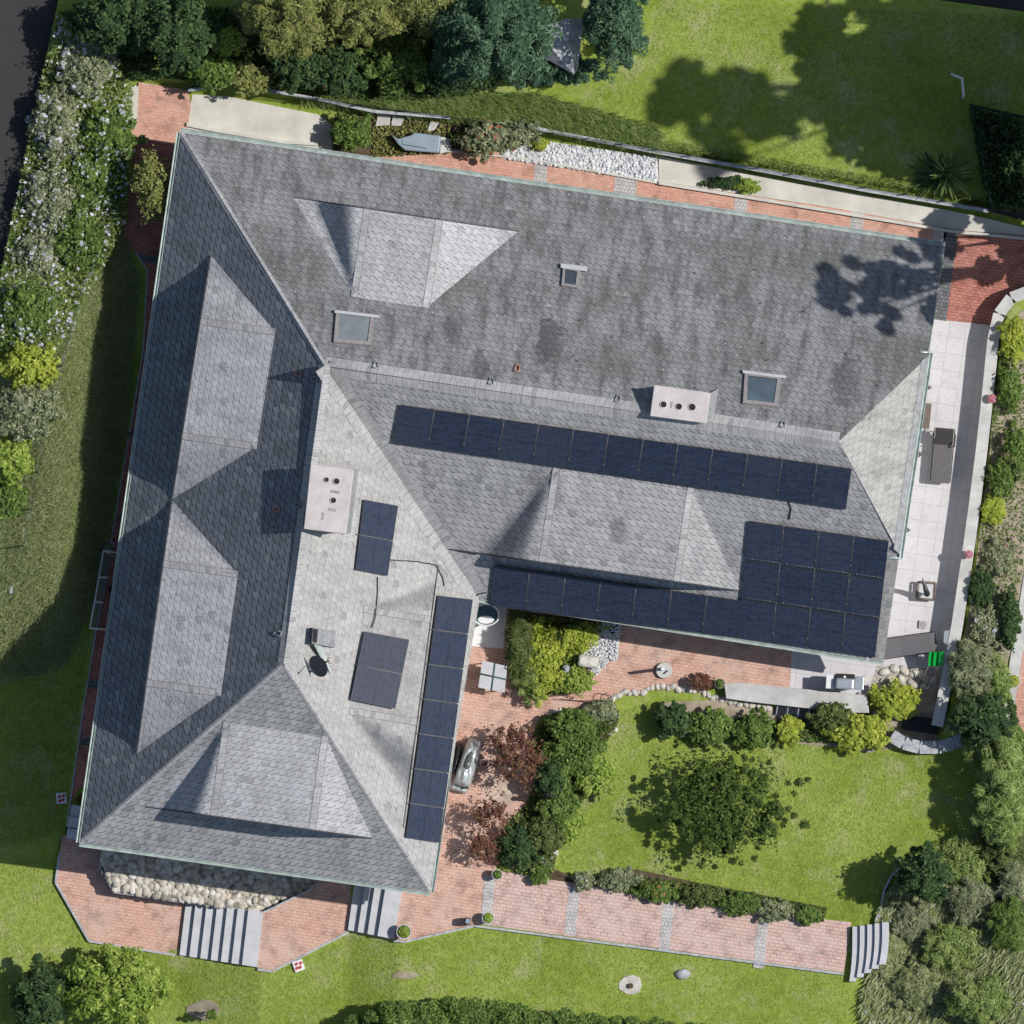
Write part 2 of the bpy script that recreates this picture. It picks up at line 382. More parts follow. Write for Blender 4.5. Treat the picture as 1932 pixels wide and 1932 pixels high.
def solar_mat():
    t = NT('solar_cells', 0.22, 0.5)
    uv = t.mk('ShaderNodeUVMap'); uv.uv_map = 'UVMap'
    sx = t.mk('ShaderNodeSeparateXYZ'); t.l.new(uv.outputs[0], sx.inputs[0])
    def lines(c, n, wdt):
        f = t.math('FRACT', t.math('MULTIPLY', c, n)); return t.math('LESS_THAN', f, wdt)
    fine = lines(sx.outputs[1], 20.0, 0.28)
    cell = t.math('MAXIMUM', lines(sx.outputs[0], 6.0, 0.05), lines(sx.outputs[1], 10.0, 0.05))
    half = t.math('LESS_THAN', t.math('ABSOLUTE', t.math('SUBTRACT', sx.outputs[1], 0.5)), 0.008)
    oi = t.mk('ShaderNodeObjectInfo')
    cmb = t.mk('ShaderNodeCombineXYZ')
    t.l.new(t.math('FLOOR', t.math('MULTIPLY', sx.outputs[0], 6.0)), cmb.inputs[0]); t.l.new(t.math('FLOOR', t.math('MULTIPLY', sx.outputs[1], 20.0)), cmb.inputs[1])
    t.l.new(oi.outputs['Random'], cmb.inputs[2])
    wz = t.mk('ShaderNodeTexWhiteNoise'); t.l.new(cmb.outputs[0], wz.inputs['Vector'])
    v = t.math('ADD', t.math('MULTIPLY', wz.outputs['Value'], 0.45), t.math('MULTIPLY', t.noise(0.8, 4, 0.6), 0.35)); v = t.math('ADD', v, t.math('MULTIPLY', oi.outputs['Random'], 0.35))  # last term: per-panel tint stands in for varying sky glare
    c = t.ramp(v, [(0.3, (0.015, 0.021, 0.038)), (0.55, (0.022, 0.030, 0.056)), (0.9, (0.036, 0.040, 0.060))])
    c = t.mix(t.math('MULTIPLY', fine, 0.35), c, (0.05, 0.07, 0.12))
    c = t.mix(t.math('MULTIPLY', cell, 0.4), c, (0.07, 0.085, 0.12))
    c = t.mix(t.math('MULTIPLY', half, 0.6), c, (0.005, 0.006, 0.01))
    return t.col(c)
M['solar'] = solar_mat()
M['solar_frame'] = plain('solar_frame', (0.05, 0.055, 0.065), 0.5, 0.4, 0.3, 0.1)
M['alu'] = plain('aluminium_clips', (0.17, 0.17, 0.175), 0.6, 0.3, 0.0, 0.1)

G = {}
G['green'] = leafmat('leaves_green', [(0.15, (0.047, 0.095, 0.016)), (0.5, (0.121, 0.203, 0.041)), (0.85, (0.270, 0.365, 0.095))])
G['bright'] = leafmat('leaves_bright', [(0.1, (0.095, 0.162, 0.016)), (0.5, (0.270, 0.392, 0.061)), (0.9, (0.513, 0.594, 0.162))])
G['yellow'] = leafmat('leaves_yellow_green', [(0.1, (0.162, 0.216, 0.020)), (0.5, (0.365, 0.446, 0.054)), (0.9, (0.567, 0.594, 0.135))])
G['dark'] = leafmat('leaves_dark', [(0.1, (0.013, 0.035, 0.013)), (0.5, (0.037, 0.081, 0.025)), (0.9, (0.106, 0.163, 0.050))], 0.15)
G['shade'] = leafmat('leaves_shade_dark', [(0.1, (0.03, 0.06, 0.010)), (0.5, (0.07, 0.12, 0.022)), (0.9, (0.15, 0.21, 0.05))], 0.25)  # dark tone carries the shade of the lawn tree
G['conifer'] = leafmat('needles_blue_green', [(0.1, (0.015, 0.044, 0.022)), (0.5, (0.044, 0.106, 0.056)), (0.9, (0.163, 0.250, 0.138))], 0.1)
G['olive'] = leafmat('needles_olive', [(0.1, (0.081, 0.101, 0.020)), (0.5, (0.203, 0.230, 0.061)), (0.9, (0.365, 0.378, 0.135))], 0.15)
G['maple'] = leafmat('leaves_red_maple', [(0.1, (0.103, 0.040, 0.034)), (0.45, (0.218, 0.081, 0.069)), (0.7, (0.172, 0.138, 0.057)), (0.92, (0.414, 0.172, 0.149))])
G['hedge'] = leafmat('leaves_hedge', [(0.1, (0.041, 0.068, 0.016)), (0.5, (0.108, 0.149, 0.041)), (0.9, (0.230, 0.270, 0.095))])
G['grey'] = leafmat('leaves_grey_green', [(0.1, (0.095, 0.121, 0.068)), (0.5, (0.230, 0.270, 0.135)), (0.9, (0.486, 0.513, 0.324))])
G['wblossom'] = leafmat('petals_white', [(0.1, (0.420, 0.430, 0.500)), (0.9, (0.680, 0.680, 0.740))], 0.2)
G['rblossom'] = leafmat('petals_red', [(0.1, (0.450, 0.040, 0.030)), (0.9, (0.650, 0.120, 0.080))], 0.2)
G['pblossom'] = leafmat('petals_pink', [(0.1, (0.500, 0.120, 0.200)), (0.9, (0.620, 0.380, 0.480))], 0.2)
G['cover'] = leafmat('meadow_blades', [(0.1, (0.054, 0.095, 0.020)), (0.45, (0.189, 0.257, 0.068)), (0.75, (0.378, 0.419, 0.176)), (0.95, (0.567, 0.527, 0.365))])
G['grassy'] = leafmat('long_grass_blades', [(0.1, (0.068, 0.115, 0.027)), (0.5, (0.203, 0.297, 0.068)), (0.9, (0.486, 0.567, 0.230))])

G['turf'] = leafmat('turf_blades', [(0.1, (0.19, 0.28, 0.03)), (0.5, (0.33, 0.43, 0.08)), (0.9, (0.50, 0.56, 0.20))], 0.35)
G['pale'] = leafmat('pale_rough_grass', [(0.1, (0.16, 0.20, 0.06)), (0.5, (0.34, 0.40, 0.17)), (0.9, (0.58, 0.60, 0.38))], 0.4)
G['cover'] = leafmat('meadow_blades', [(0.1, (0.10, 0.14, 0.05)), (0.45, (0.28, 0.33, 0.14)), (0.75, (0.46, 0.48, 0.27)), (0.95, (0.60, 0.55, 0.42))], 0.4)
# ------------------------------------------------------------------ terrain height (metres) as a function of the plan
NB = np.array([(-400, 60), (250, 150), (360, 160), (700, 205), (1000, 238), (1240, 283), (1860, 385), (1932, 405), (2400, 470)], float)
EW = np.array([(540, 1930), (560, 1905), (600, 1884), (760, 1868), (900, 1848), (1040, 1830), (1200, 1806), (1330, 1782), (1400, 1768), (1480, 1750)], float)
PIT = [(150, 1500), (660, 1580), (652, 1746), (514, 1818), (485, 1812), (340, 1790), (174, 1762), (114, 1660), (124, 1580)]
def in_poly_v(X, Y, poly):
    c = np.zeros(np.shape(X), bool); j = len(poly) - 1
    for i in range(len(poly)):
        (xi, yi), (xj, yj) = poly[i], poly[j]
        if yi != yj:
            c ^= ((yi > Y) != (yj > Y)) & (X < (xj - xi) * (Y - yi) / (yj - yi) + xi)
        j = i
    return c
def T(X, Y):
    X = np.asarray(X, float); Y = np.asarray(Y, float)
    sx = 1 - np.interp(X, [250, 340, 490, 655, 750], [0.0, 0.08, 0.62, 0.63, 0.97])
    sy = sstep((Y - 450) / 1050)
    z = -0.04 - 1.62 * sx * sy - 0.45 * sstep((190 - X) / 160.0) * sstep((Y - 1200) / 150.0) * (1 - sstep((Y - 1500) / 150.0))  # last term sinks the southwest lawn to lengthen the house shadow
    z = z + 2.0 * sstep((236 - 0.02 * Y - X) / 120.0) * sstep((Y - 470) / 150.0) * (1 - sstep((Y - 1080) / 190.0))  # bank raised to lift the west lawn out of the house shadow
    yb = np.interp(X, NB[:, 0], NB[:, 1])
    z = z + 0.45 * sstep((yb - Y) / 8.0)
    xw = np.interp(Y, EW[:, 0], EW[:, 1])
    z = z + 0.62 * sstep((X - xw) / 10.0) * sstep((Y - 545) / 10.0) * (1 - sstep((Y - 1340) / 120.0))
    z = z + 1.3 * sstep((X - 1690) / 300.0) * sstep((Y - 1600) / 220.0)
    z = np.where(in_poly_v(X, Y, PIT), -2.2, z)
    return z
def Tz(X, Y): return float(T(X, Y))

def drape(name, poly, off, mat, thick=0.12, flat=None, step=0.45, kind='structure'):
    """a sheet cut to poly (plan units), laid on the terrain (or flat at a height), with thickness"""
    bm = bmesh.new()
    vs = [bm.verts.new(px(a, b)) for a, b in poly]
    f = bm.faces.new(vs)
    if f.calc_area() > 0:
        f.normal_update()
        if f.normal.z < 0: f.normal_flip()
    bmesh.ops.triangulate(bm, faces=bm.faces[:])
    if flat is None:
        xs = [v.co.x for v in bm.verts]; ys = [v.co.y for v in bm.verts]
        for lo, hi, ax in ((min(xs), max(xs), 0), (min(ys), max(ys), 1)):
            k = lo + step
            while k < hi:
                co = Vector((k, 0, 0)) if ax == 0 else Vector((0, k, 0)); no = Vector((1, 0, 0)) if ax == 0 else Vector((0, 1, 0))
                bmesh.ops.bisect_plane(bm, geom=bm.verts[:] + bm.edges[:] + bm.faces[:], plane_co=co, plane_no=no, dist=1e-5)
                k += step
    for v in bm.verts:
        X, Y = unpx(v.co.x, v.co.y)
        v.co.z = (Tz(X, Y) if flat is None else flat) + off
    r = bmesh.ops.extrude_face_region(bm, geom=bm.faces[:])
    top = [v for v in r['geom'] if isinstance(v, bmesh.types.BMVert)]
    for v in bm.verts:
        if v not in set(top): pass
    tset = set(top)
    for v in bm.verts:
        if v not in tset: v.co.z -= thick
    me = bpy.data.meshes.new(name)
    bmesh.ops.recalc_face_normals(bm, faces=bm.faces[:])
    bm.to_mesh(me); bm.free(); me.materials.append(mat)
    o = bpy.data.objects.new(name, me); C.objects.link(o)
    if kind: o['kind'] = kind
    return o

# ------------------------------------------------------------------ ground
def build_terrain():
    step = 0.16
    xs = np.arange(-19, 34, step); ys = np.arange(-24, 19, step)
    gx, gy = np.meshgrid(xs, ys)
    X = gx * K + CX; Y = CY - gy * K
    z = T(X, Y)
    n, m = gx.shape
    vs = np.stack([gx, gy, z], -1).reshape(-1, 3)
    idx = np.arange(n * m).reshape(n, m)
    q = np.stack([idx[:-1, :-1], idx[:-1, 1:], idx[1:, 1:], idx[1:, :-1]], -1).reshape(-1, 4)
    me = bpy.data.meshes.new('lawn')
    me.from_pydata(vs.tolist(), [], q.tolist())
    bm = bmesh.new(); bm.from_mesh(me)
    # the surveyed plot ends along two straight lines
    for a, b, inside in (((110, 0), (0, 520), (800, 800)), ((1770, 0), (1932, 22), (800, 800))):
        A, B, I = px(*a), px(*b), px(*inside)
        d = (B - A).normalized(); nn = Vector((-d.y, d.x, 0))
        if (I - A).dot(nn) > 0: nn = -nn
        bmesh.ops.bisect_plane(bm, geom=bm.verts[:] + bm.edges[:] + bm.faces[:], plane_co=A, plane_no=nn, clear_outer=True)
    e = [x for x in bm.edges if x.is_boundary]
    r = bmesh.ops.extrude_edge_only(bm, edges=e)
    for v in r['geom']:
        if isinstance(v, bmesh.types.BMVert): v.co.z = -3.2
    bmesh.ops.recalc_face_normals(bm, faces=bm.faces[:])
    bm.to_mesh(me); bm.free()
    me.materials.append(M['lawn'])
    for p in me.polygons: p.use_smooth = abs(p.normal.z) > 0.5
    o = bpy.data.objects.new('lawn', me); C.objects.link(o); o['kind'] = 'structure'
build_terrain()
FP = [(139, -136, .3), (770, -136, .3), (2938, 159, .35), (2938, 2358, 0.9), (-136, 2358, -1.8), (-136, 1163, -1.2), (0, 520, -0.15)]
ip = [px(a, b, z) for a, b, z in FP]
op = [Vector((-400, 400, 0)), Vector((0, 400, 0)), Vector((400, 400, 0)), Vector((400, -400, 0)), Vector((-400, -400, -1)), Vector((-400, 0, 0)), Vector((-400, 100, 0))]
mb = MB(); n7 = len(ip); mb.add(ip + op, [(i, (i + 1) % n7, (i + 1) % n7 + n7, i + n7) for i in range(n7)])
mb.build('ground', M['void'])['kind'] = 'structure'

# paved surfaces --------------------------------------------------
drape('path_west', [(255, 268), (345, 268), (330, 420), (210, 1130), (150, 1560), (128, 1560), (160, 1330), (205, 1060), (272, 660), (280, 510), (255, 475), (225, 440), (222, 400), (250, 330)], 0.05, M['brick_red'])
for i, (a, b, c, d) in enumerate([((254, 478), (318, 486), (316, 500), (272, 495)), ((277, 650), (300, 652), (298, 668), (273, 666)), ((241, 810), (262, 812), (260, 825), (240, 824)), ((226, 968), (240, 969), (238, 982), (222, 982)), ((168, 1283), (188, 1285), (185, 1300), (165, 1298)), ((151, 1390), (176, 1393), (173, 1408), (149, 1405))]):
    drape('cobble_band', [a, b, c, d], 0.056, M['cobble_dark'], 0.05)
drape('paving_northwest', [(262, 155), (355, 170), (360, 200), (350, 268), (333, 275), (262, 262), (248, 268), (250, 210)], 0.07, M['brick_orange'])
drape('patio_slab', [(363, 178), (430, 182), (600, 216), (625, 235), (630, 250), (625, 290), (348, 258), (352, 232)], 0.03, M['concrete_pale'])
drape('path_fork', [(190, 232), (255, 160), (262, 165), (258, 240), (225, 235)], 0.075, M['concrete_pale'])
drape('path_north', [(700, 296), (845, 290), (850, 280), (1000, 290), (1240, 335), (1440, 365), (1640, 400), (1800, 426), (1790, 480), (1300, 420), (850, 345), (700, 310)], 0.03, M['brick_orange'])
for a, b in ((1022, 322), (1182, 345), (1400, 378), (1618, 418), (1775, 436)):
    w_ = 12 if a != 1182 else 21
    drape('cobble_band', [(a - w_, b - 22), (a + w_, b - 18), (a + w_ - 4, b + 40), (a - w_ - 4, b + 36)], 0.036, M['cobble'], 0.05)
drape('walkway_north', [(1243, 295), (1500, 345), (1780, 395), (1862, 412), (1932, 430), (1932, 445), (1800, 433), (1560, 390), (1440, 372), (1243, 342)], 0.06, M['concrete_pale'])
drape('gravel_bed', [(935, 275), (1000, 262), (1240, 296), (1243, 345), (1180, 335), (950, 300)], 0.045, M['concrete'])
drape('cobble_strip', [(1783, 430), (1808, 433), (1785, 606), (1757, 600)], 0.036, M['cobble_dark'], 0.06)
drape('paving_northeast', [(1806, 432), (1960, 446), (1960, 545), (1905, 560), (1880, 600), (1868, 614), (1785, 604)], 0.03, M['brick_red'])
drape('terrace', [(1757, 602), (1880, 614), (1862, 780), (1840, 920), (1822, 1060), (1800, 1200), (1782, 1262), (1640, 1255), (1640, 1000), (1700, 700)], 0.03, M['tile'])
drape('terrace_south', [(1495, 1210), (1660, 1235), (1636, 1312), (1490, 1304)], 0.034, M['tile'])
drape('sandstone_patch', [(1650, 1248), (1780, 1262), (1770, 1310), (1690, 1300), (1636, 1312)], 0.026, M['tile_sand'])
drape('courtyard', [(905, 1080), (1660, 1190), (1650, 1250), (1497, 1228), (1490, 1304), (1365, 1290), (1320, 1305), (1240, 1300), (1175, 1305), (1148, 1325), (1100, 1342), (1020, 1350), (1000, 1400), (1010, 1480), (985, 1530), (950, 1570), (935, 1640), (915, 1745), (895, 1744), (762, 1775), (743, 1772), (757, 1681), (790, 1660), (840, 1300), (880, 1100)], 0.03, M['brick_pink'])
drape('garden_path', [(940, 1642), (1153, 1674), (1256, 1693), (1440, 1722), (1606, 1740), (1592, 1835), (1256, 1791), (915, 1745)], 0.036, M['brick_path'])
for a, b in ((921, 1694), (1080, 1714), (1258, 1742), (1436, 1776)):
    drape('cobble_band', [(a - 6, b - 42), (a + 14, b - 39), (a + 5, b + 52), (a - 15, b + 49)], 0.042, M['cobble'], 0.05)
drape('plaza_southwest', [(118, 1575), (210, 1590), (196, 1602), (189, 1637), (215, 1681), (350, 1702), (338, 1802), (168, 1776), (105, 1665), (112, 1610)], 0, M['brick_pink'], 0.25, flat=-1.56)
drape('plaza_south', [(497, 1720), (574, 1683), (609, 1655), (680, 1660), (671, 1672), (657, 1756), (514, 1831), (485, 1826)], 0, M['brick_pink'], 0.9, flat=-0.60)
drape('pebble_bed', [(196, 1570), (700, 1640), (609, 1664), (574, 1683), (490, 1723), (350, 1702), (215, 1681), (189, 1637)], 0, M['soil'], 0.5, flat=-1.0)
# kerbs of the raised plazas
def kerb(name, pts, z, wdt, hgt, mat, label=None, cat=None, flat=True, group=None):
    m = MB()
    for (a, b), (c, d) in zip(pts[:-1], pts[1:]):
        A, B = px(a, b), px(c, d); dd = (B - A); L = dd.length; dd.normalize(); nn = Vector((-dd.y, dd.x, 0)) * (wdt / 2)
        n = max(1, int(L / 0.5))
        for i in range(n):
            p, q = A + dd * (L * i / n), A + dd * (L * (i + 1) / n - 0.004)
            X, Y = unpx((p.x + q.x) / 2, (p.y + q.y) / 2); zz = z if flat else z + Tz(X, Y)
            m.prism([(p + nn)[:2], (q + nn)[:2], (q - nn)[:2], (p - nn)[:2]], zz - 0.35, zz + hgt)
    o = m.build(name, mat)
    if label: tag(o, label, cat, group)
    else: o['kind'] = 'structure'
    return o
kerb('kerb_southwest', [(112, 1610), (105, 1665), (168, 1776), (336, 1803)], -1.56, 0.07, 0.015, M['greyrock'])
kerb('kerb_south', [(486, 1829), (514, 1833), (657, 1759)], -0.60, 0.07, 0.015, M['greyrock'])
kerb('kerb_garden', [(743, 1775), (764, 1777), (895, 1747), (1256, 1794), (1592, 1838)], 0.0, 0.07, 0.03, M['greyrock'])
kerb('kerb_pebbles', [(198, 1600), (189, 1637), (215, 1683), (348, 1703)], -1.3, 0.06, 0.35, M['greyrock'])
kerb('kerb_pebbles_east', [(492, 1724), (574, 1684), (609, 1665)], -0.95, 0.06, 0.38, M['greyrock'])
kerb('kerb_west', [(255, 475), (278, 510), (270, 662), (203, 1060), (158, 1330), (126, 1560)], 0.05, 0.05, 0.015, M['greyrock'], flat=False)

def quadpt(q, u, v):
    a, b, c, d = [Vector((p[0], p[1], 0)) for p in q]
    return (a * (1 - u) + b * u) * (1 - v) + (d * (1 - u) + c * u) * v
def stairs(name, q, cuts, zlo, zhi, label, jit=1.2):
    """q: plan quad (low-top, high-top, high-bottom, low-bottom); cuts: fractions; rises to the right"""
    root = empty(name, px(*q[3], zlo), label, 'stairs')
    n = len(cuts) - 1
    for i in range(n):
        z = zlo + (zhi - zlo) * (i + 1) / n
        p = [quadpt(q, cuts[i] + 0.004, 0), quadpt(q, cuts[i + 1], 0), quadpt(q, cuts[i + 1], 1), quadpt(q, cuts[i] + 0.004, 1)]
        m = MB(); m.prism([px(v.x, v.y)[:2] for v in p], zlo - 0.4, z)
        m.build('step', M['concrete_blue'], root, bevel=0.012)
    return root
stairs('garden_stairs', [(350, 1702), (497, 1720), (485, 1825), (338, 1802)], [0, .125, .265, .40, .53, .665, .80, 1.0], -1.56, -0.58, 'wide pale concrete stairs of seven treads beside the pebble bed')
stairs('entrance_stairs', [(672, 1640), (764, 1652), (743, 1772), (656, 1755)], [0, .21, .42, .64, 1.0], -0.60, 0.04, 'short pale stairs of four treads partly under the southern eave')
stairs('side_stairs', [(124, 1582), (148, 1586), (157, 1522), (133, 1518)][0:1] + [(157, 1586), (165, 1522), (135, 1518)], [0, 1.0], -1.6, -1.52, 'three pale slabs stepping down beside the south-west house corner')
o = bpy.data.objects['side_stairs']
for k in range(1, 3):
    m = MB(); y0 = 1519 + k * 22
    m.prism([px(134 - k * 3, y0)[:2], px(158, y0 + 3)[:2], px(154, y0 + 22)[:2], px(130 - k * 3, y0 + 19)[:2]], -1.9, -1.40 - 0.05 * k + 0.1)
    m.build('step', M['concrete_blue'], o)

# pebbles: thousands of river stones, one stuff object
def in_poly(x, y, poly):
    c = False; j = len(poly) - 1
    for i in range(len(poly)):
        if (poly[i][1] > y) != (poly[j][1] > y) and x < (poly[j][0] - poly[i][0]) * (y - poly[i][1]) / (poly[j][1] - poly[i][1]) + poly[i][0]: c = not c
        j = i
    return c
def pebbles(name, poly, n, r0, r1, mat, zf, seg=7):
    m = MB(); xs = [p[0] for p in poly]; ys = [p[1] for p in poly]; k = 0
    while k < n:
        a, b = random.uniform(min(xs), max(xs)), random.uniform(min(ys), max(ys))
        if not in_poly(a, b, poly): continue
        r = random.uniform(r0, r1); e = random.uniform(0.6, 1.0)
        m.blob(px(a, b, zf(a, b) + random.uniform(0.0, r * 0.9)), (r, r * e, r * 0.55), seg, 5, 0.06, random.uniform(0, 3.14)); k += 1
    o = m.build(name, mat); o['kind'] = 'stuff'; return o
PB = [(200, 1590), (640, 1652), (609, 1664), (574, 1681), (490, 1720), (352, 1700), (217, 1679), (192, 1637)]
pebbles('river_pebbles', PB, 2600, 0.07, 0.155, M['stone'], lambda a, b: -1.0)
GB = [(940, 276), (1000, 264), (1238, 298), (1241, 342), (1180, 333), (955, 299)]
pebbles('white_gravel', GB, 2400, 0.03, 0.075, M['gravel'], lambda a, b: 0.01, 5)
GB2 = [(1097, 1215), (1140, 1172), (1172, 1176), (1165, 1245), (1148, 1248), (1125, 1275), (1110, 1262), (1100, 1240)]
drape('gravel_patch', GB2, 0.036, M['concrete'], 0.05)
pebbles('gravel_chips', GB2, 900, 0.02, 0.05, M['gravel'], lambda a, b: 0.0, 5)

# ------------------------------------------------------------------ the house
ZE, RISE = 2.35, 4.7
A_, B_ = (340, 250), (1783, 465)
Cc, Dd = (1752, 672), (1697, 1045)
SEc, Iin = (1667, 1248), (905, 1130)
S1, S2 = (150, 1590), (812, 1683)
J_, AE, K_ = (612, 690), (1583, 833), (535, 1252)

class Plane:
    def __init__(s, e0, e1, top, ze=ZE, zt=ZE + RISE):
        A, B, P = px(*e0), px(*e1), px(*top)
        s.A = A; s.d = (B - A).normalized(); s.n = Vector((-s.d.y, s.d.x, 0))
        if (P - A).dot(s.n) < 0: s.n = -s.n
        s.ze = ze; s.k = (zt - ze) / (P - A).dot(s.n)
        s.nrm = Vector((-s.n.x * s.k, -s.n.y * s.k, 1)).normalized(); s.cs = 1 / math.sqrt(1 + s.k ** 2)
    def z(s, p): return s.ze + s.k * (p - s.A).dot(s.n)
    def at(s, X, Y, h=0.0):
        p = px(X, Y); p.z = s.z(p) + h / s.cs * 1.0; return p
    def uv(s, p): return ((p - s.A).dot(s.d), (p - s.A).dot(s.n) / s.cs)
PN = Plane(A_, B_, AE); PS = Plane(SEc, Iin, AE); PW = Plane(A_, S1, K_); PE = Plane(S2, (905, 1124), K_)
PSS = Plane(S1, S2, K_)
zC = PN.z(px(*Cc)); PH = Plane(Cc, Dd, AE, ze=zC)
house = empty('house', px(900, 900, 0), 'large grey slate-roofed house with an L-shaped hipped roof and solar panels', 'house')

def rpt(pl, p): v = px(*p); v.z = pl.z(v); return v
def slope(name, pl, pts, mat, th=0.16):
    v = []
    for p in pts:
        q = px(*p[:2]); q.z = pl.z(q) if len(p) == 2 else p[2]; v.append(q)
    a = sum(v[i].x * v[(i + 1) % len(v)].y - v[(i + 1) % len(v)].x * v[i].y for i in range(len(v)))
    if a < 0: v.reverse()
    n = len(v); m = MB()
    m.add(v, [tuple(range(n))], [[pl.uv(p) for p in v]])
    lo = [p - Vector((0, 0, th)) for p in v]
    m.add(v + lo, [(i, i + n, (i + 1) % n + n, (i + 1) % n) for i in range(n)] + [tuple(reversed(range(n, 2 * n)))])
    return m.build(name, mat, house)
slope('roof_slope', PN, [A_, B_, Cc, AE, J_], M['slate_north'])
slope('roof_slope', PS, [J_, AE, Dd, SEc, Iin], M['slate'])
slope('roof_slope', PH, [AE, Cc, Dd], M['slate_east'])
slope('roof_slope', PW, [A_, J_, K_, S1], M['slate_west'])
slope('roof_slope', PSS, [S1, K_, S2], M['slate'])
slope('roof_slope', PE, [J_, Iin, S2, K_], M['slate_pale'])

def band(a, b, pa, pb, w_, mat, name='ridge_course', lift=0.02, ua=0.0):
    """strip of cut slates laid along an edge a-b, w_ wide towards each listed plane"""
    A, B = px(*a), px(*b); d = (B - A).normalized(); n = Vector((-d.y, d.x, 0)); m = MB()
    for pl, sgn in ((pa, 1), (pb, -1)):
        if pl is None: continue
        q = [A, B, B + n * sgn * w_, A + n * sgn * w_]
        pts = []
        for i, p in enumerate(q):
            p = p.copy(); p.z = pl.z(p) + lift; pts.append(p)
        L = (B - A).length
        uvs = [(0, 0), (0, L), (w_ * 1.0, L), (w_ * 1.0, 0)]
        if sgn < 0: pts.reverse(); uvs.reverse()
        if (pts[1] - pts[0]).cross(pts[2] - pts[0]).z < 0: pts.reverse(); uvs.reverse()
        m.add(pts, [(0, 1, 2, 3)], [[(u, v) for u, v in uvs]])
        lo = [p - Vector((0, 0, lift + 0.005)) for p in pts]
        m.add(pts + lo, [(i, i + 4, (i + 1) % 4 + 4, (i + 1) % 4) for i in range(4)])
    return m.build(name, mat, house)
M['slate_edge_old'] = slate('slate_edge_old', (0.21, 0.215, 0.22), (0.37, 0.37, 0.365), row=0.17, wid=0.5, line=0.6, lw=0.16)
band(J_, AE, PN, PS, 0.30, M['slate_edge'])
band(J_, K_, PE, PW, 0.22, M['slate_edge']) if False else band(K_, J_, PW, PE, 0.2, M['slate_edge'])
band(J_, Iin, PS, PE, 0.34, M['slate_edge'], 'valley_course', 0.015)
band(A_, J_, PN, PW, 0.10, M['slate_edge'], 'hip_course', 0.015)
band(S1, K_, PW, PSS, 0.08, M['slate_edge'], 'hip_course', 0.015)
band(S2, K_, PSS, PE, 0.08, M['slate_edge'], 'hip_course', 0.015)

# walls (inset under the eaves) and gable
def inset_wall(pts, z0, z1, name='wall'):
    m = MB(); m.prism([px(*p)[:2] for p in pts], z0, z1); return m.build(name, M['render_wall'], house)
inset_wall([(378, 292), (1750, 497), (1636, 1212), (940, 1108), (880, 1100), (785, 1642), (188, 1556)], -3.0, ZE - 0.02)
gx0, gx1 = Vector((1752, 497)), Vector((1638, 1214))
gw = MB(); gd = px(*SEc) - px(*B_); gd.normalize(); gn = Vector((-gd.y, gd.x, 0))
def gp(p, z, inset=0.32): q = px(*p) ; q = q - Vector((0.99, -0.14, 0)) * inset; q.z = z; return q
gpts = [gp(B_, ZE - 0.02), gp(Cc, zC - 0.2), gp(Dd, zC - 0.2), gp(SEc, ZE - 0.02)]
back = [p - Vector((0.25, 0, 0)) for p in gpts]
gw.add(gpts + back, [(0, 3, 2, 1), (4, 5, 6, 7), (0, 1, 5, 4), (1, 2, 6, 5), (2, 3, 7, 6)])
gw.build('gable_wall', M['render_wall'], house)
# gutters
def gutter(a, b, z, side, wdt=0.14, name='gutter', extra=0.0):
    A, B = px(*a), px(*b); d = (B - A).normalized(); n = Vector((-d.y, d.x, 0)) * side
    A = A - d * extra; B = B + d * extra
    m = MB(); prof = [(0.0, 0.015), (0.0, -0.07), (0.05, -0.10), (wdt, -0.06), (wdt, 0.0), (wdt - 0.02, 0.0), (wdt - 0.025, -0.05), (0.05, -0.075), (0.018, -0.05), (0.018, 0.015)]
    L = (B - A).length; k = max(2, int(L / 1.5)); rings = []
    for i in range(k + 1):
        p = A + d * (L * i / k); jz = random.uniform(-0.006, 0.006); jn = random.uniform(-0.008, 0.008)
        rings.append([p + n * (q[0] + jn) + Vector((0, 0, z + q[1] + jz)) for q in prof])
    vs = [v for r_ in rings for v in r_]; N = len(prof); fs = []
    for i in range(k):
        for j in range(N):
            fs.append((i * N + j, i * N + (j + 1) % N, (i + 1) * N + (j + 1) % N, (i + 1) * N + j))
    m.add(vs, fs); return m.build(name, M['gutter'], house)
gutter(A_, B_, ZE, 1, 0.15)
gutter(A_, S1, ZE, -1, 0.12)
gutter(S1, S2, ZE, -1, 0.12)
gutter(S2, (893, 1125), ZE, -1, 0.12)
gutter(Iin, SEc, ZE, -1, 0.12)
gutter(Cc, Dd, zC, 1, 0.13, extra=0.12)
for p, z in (((1752, 665), zC - 0.1), ((1699, 1052), zC - 0.1)):
    m = MB(); q = px(*p); m.tube([q + Vector((0.05, 0, z)), q + Vector((-0.30, 0.0, z - 0.02)), q + Vector((-0.62, 0.12 if p[1] < 700 else -0.06, z - 0.10))], 0.055); m.build('downpipe', M['gutter'], house)
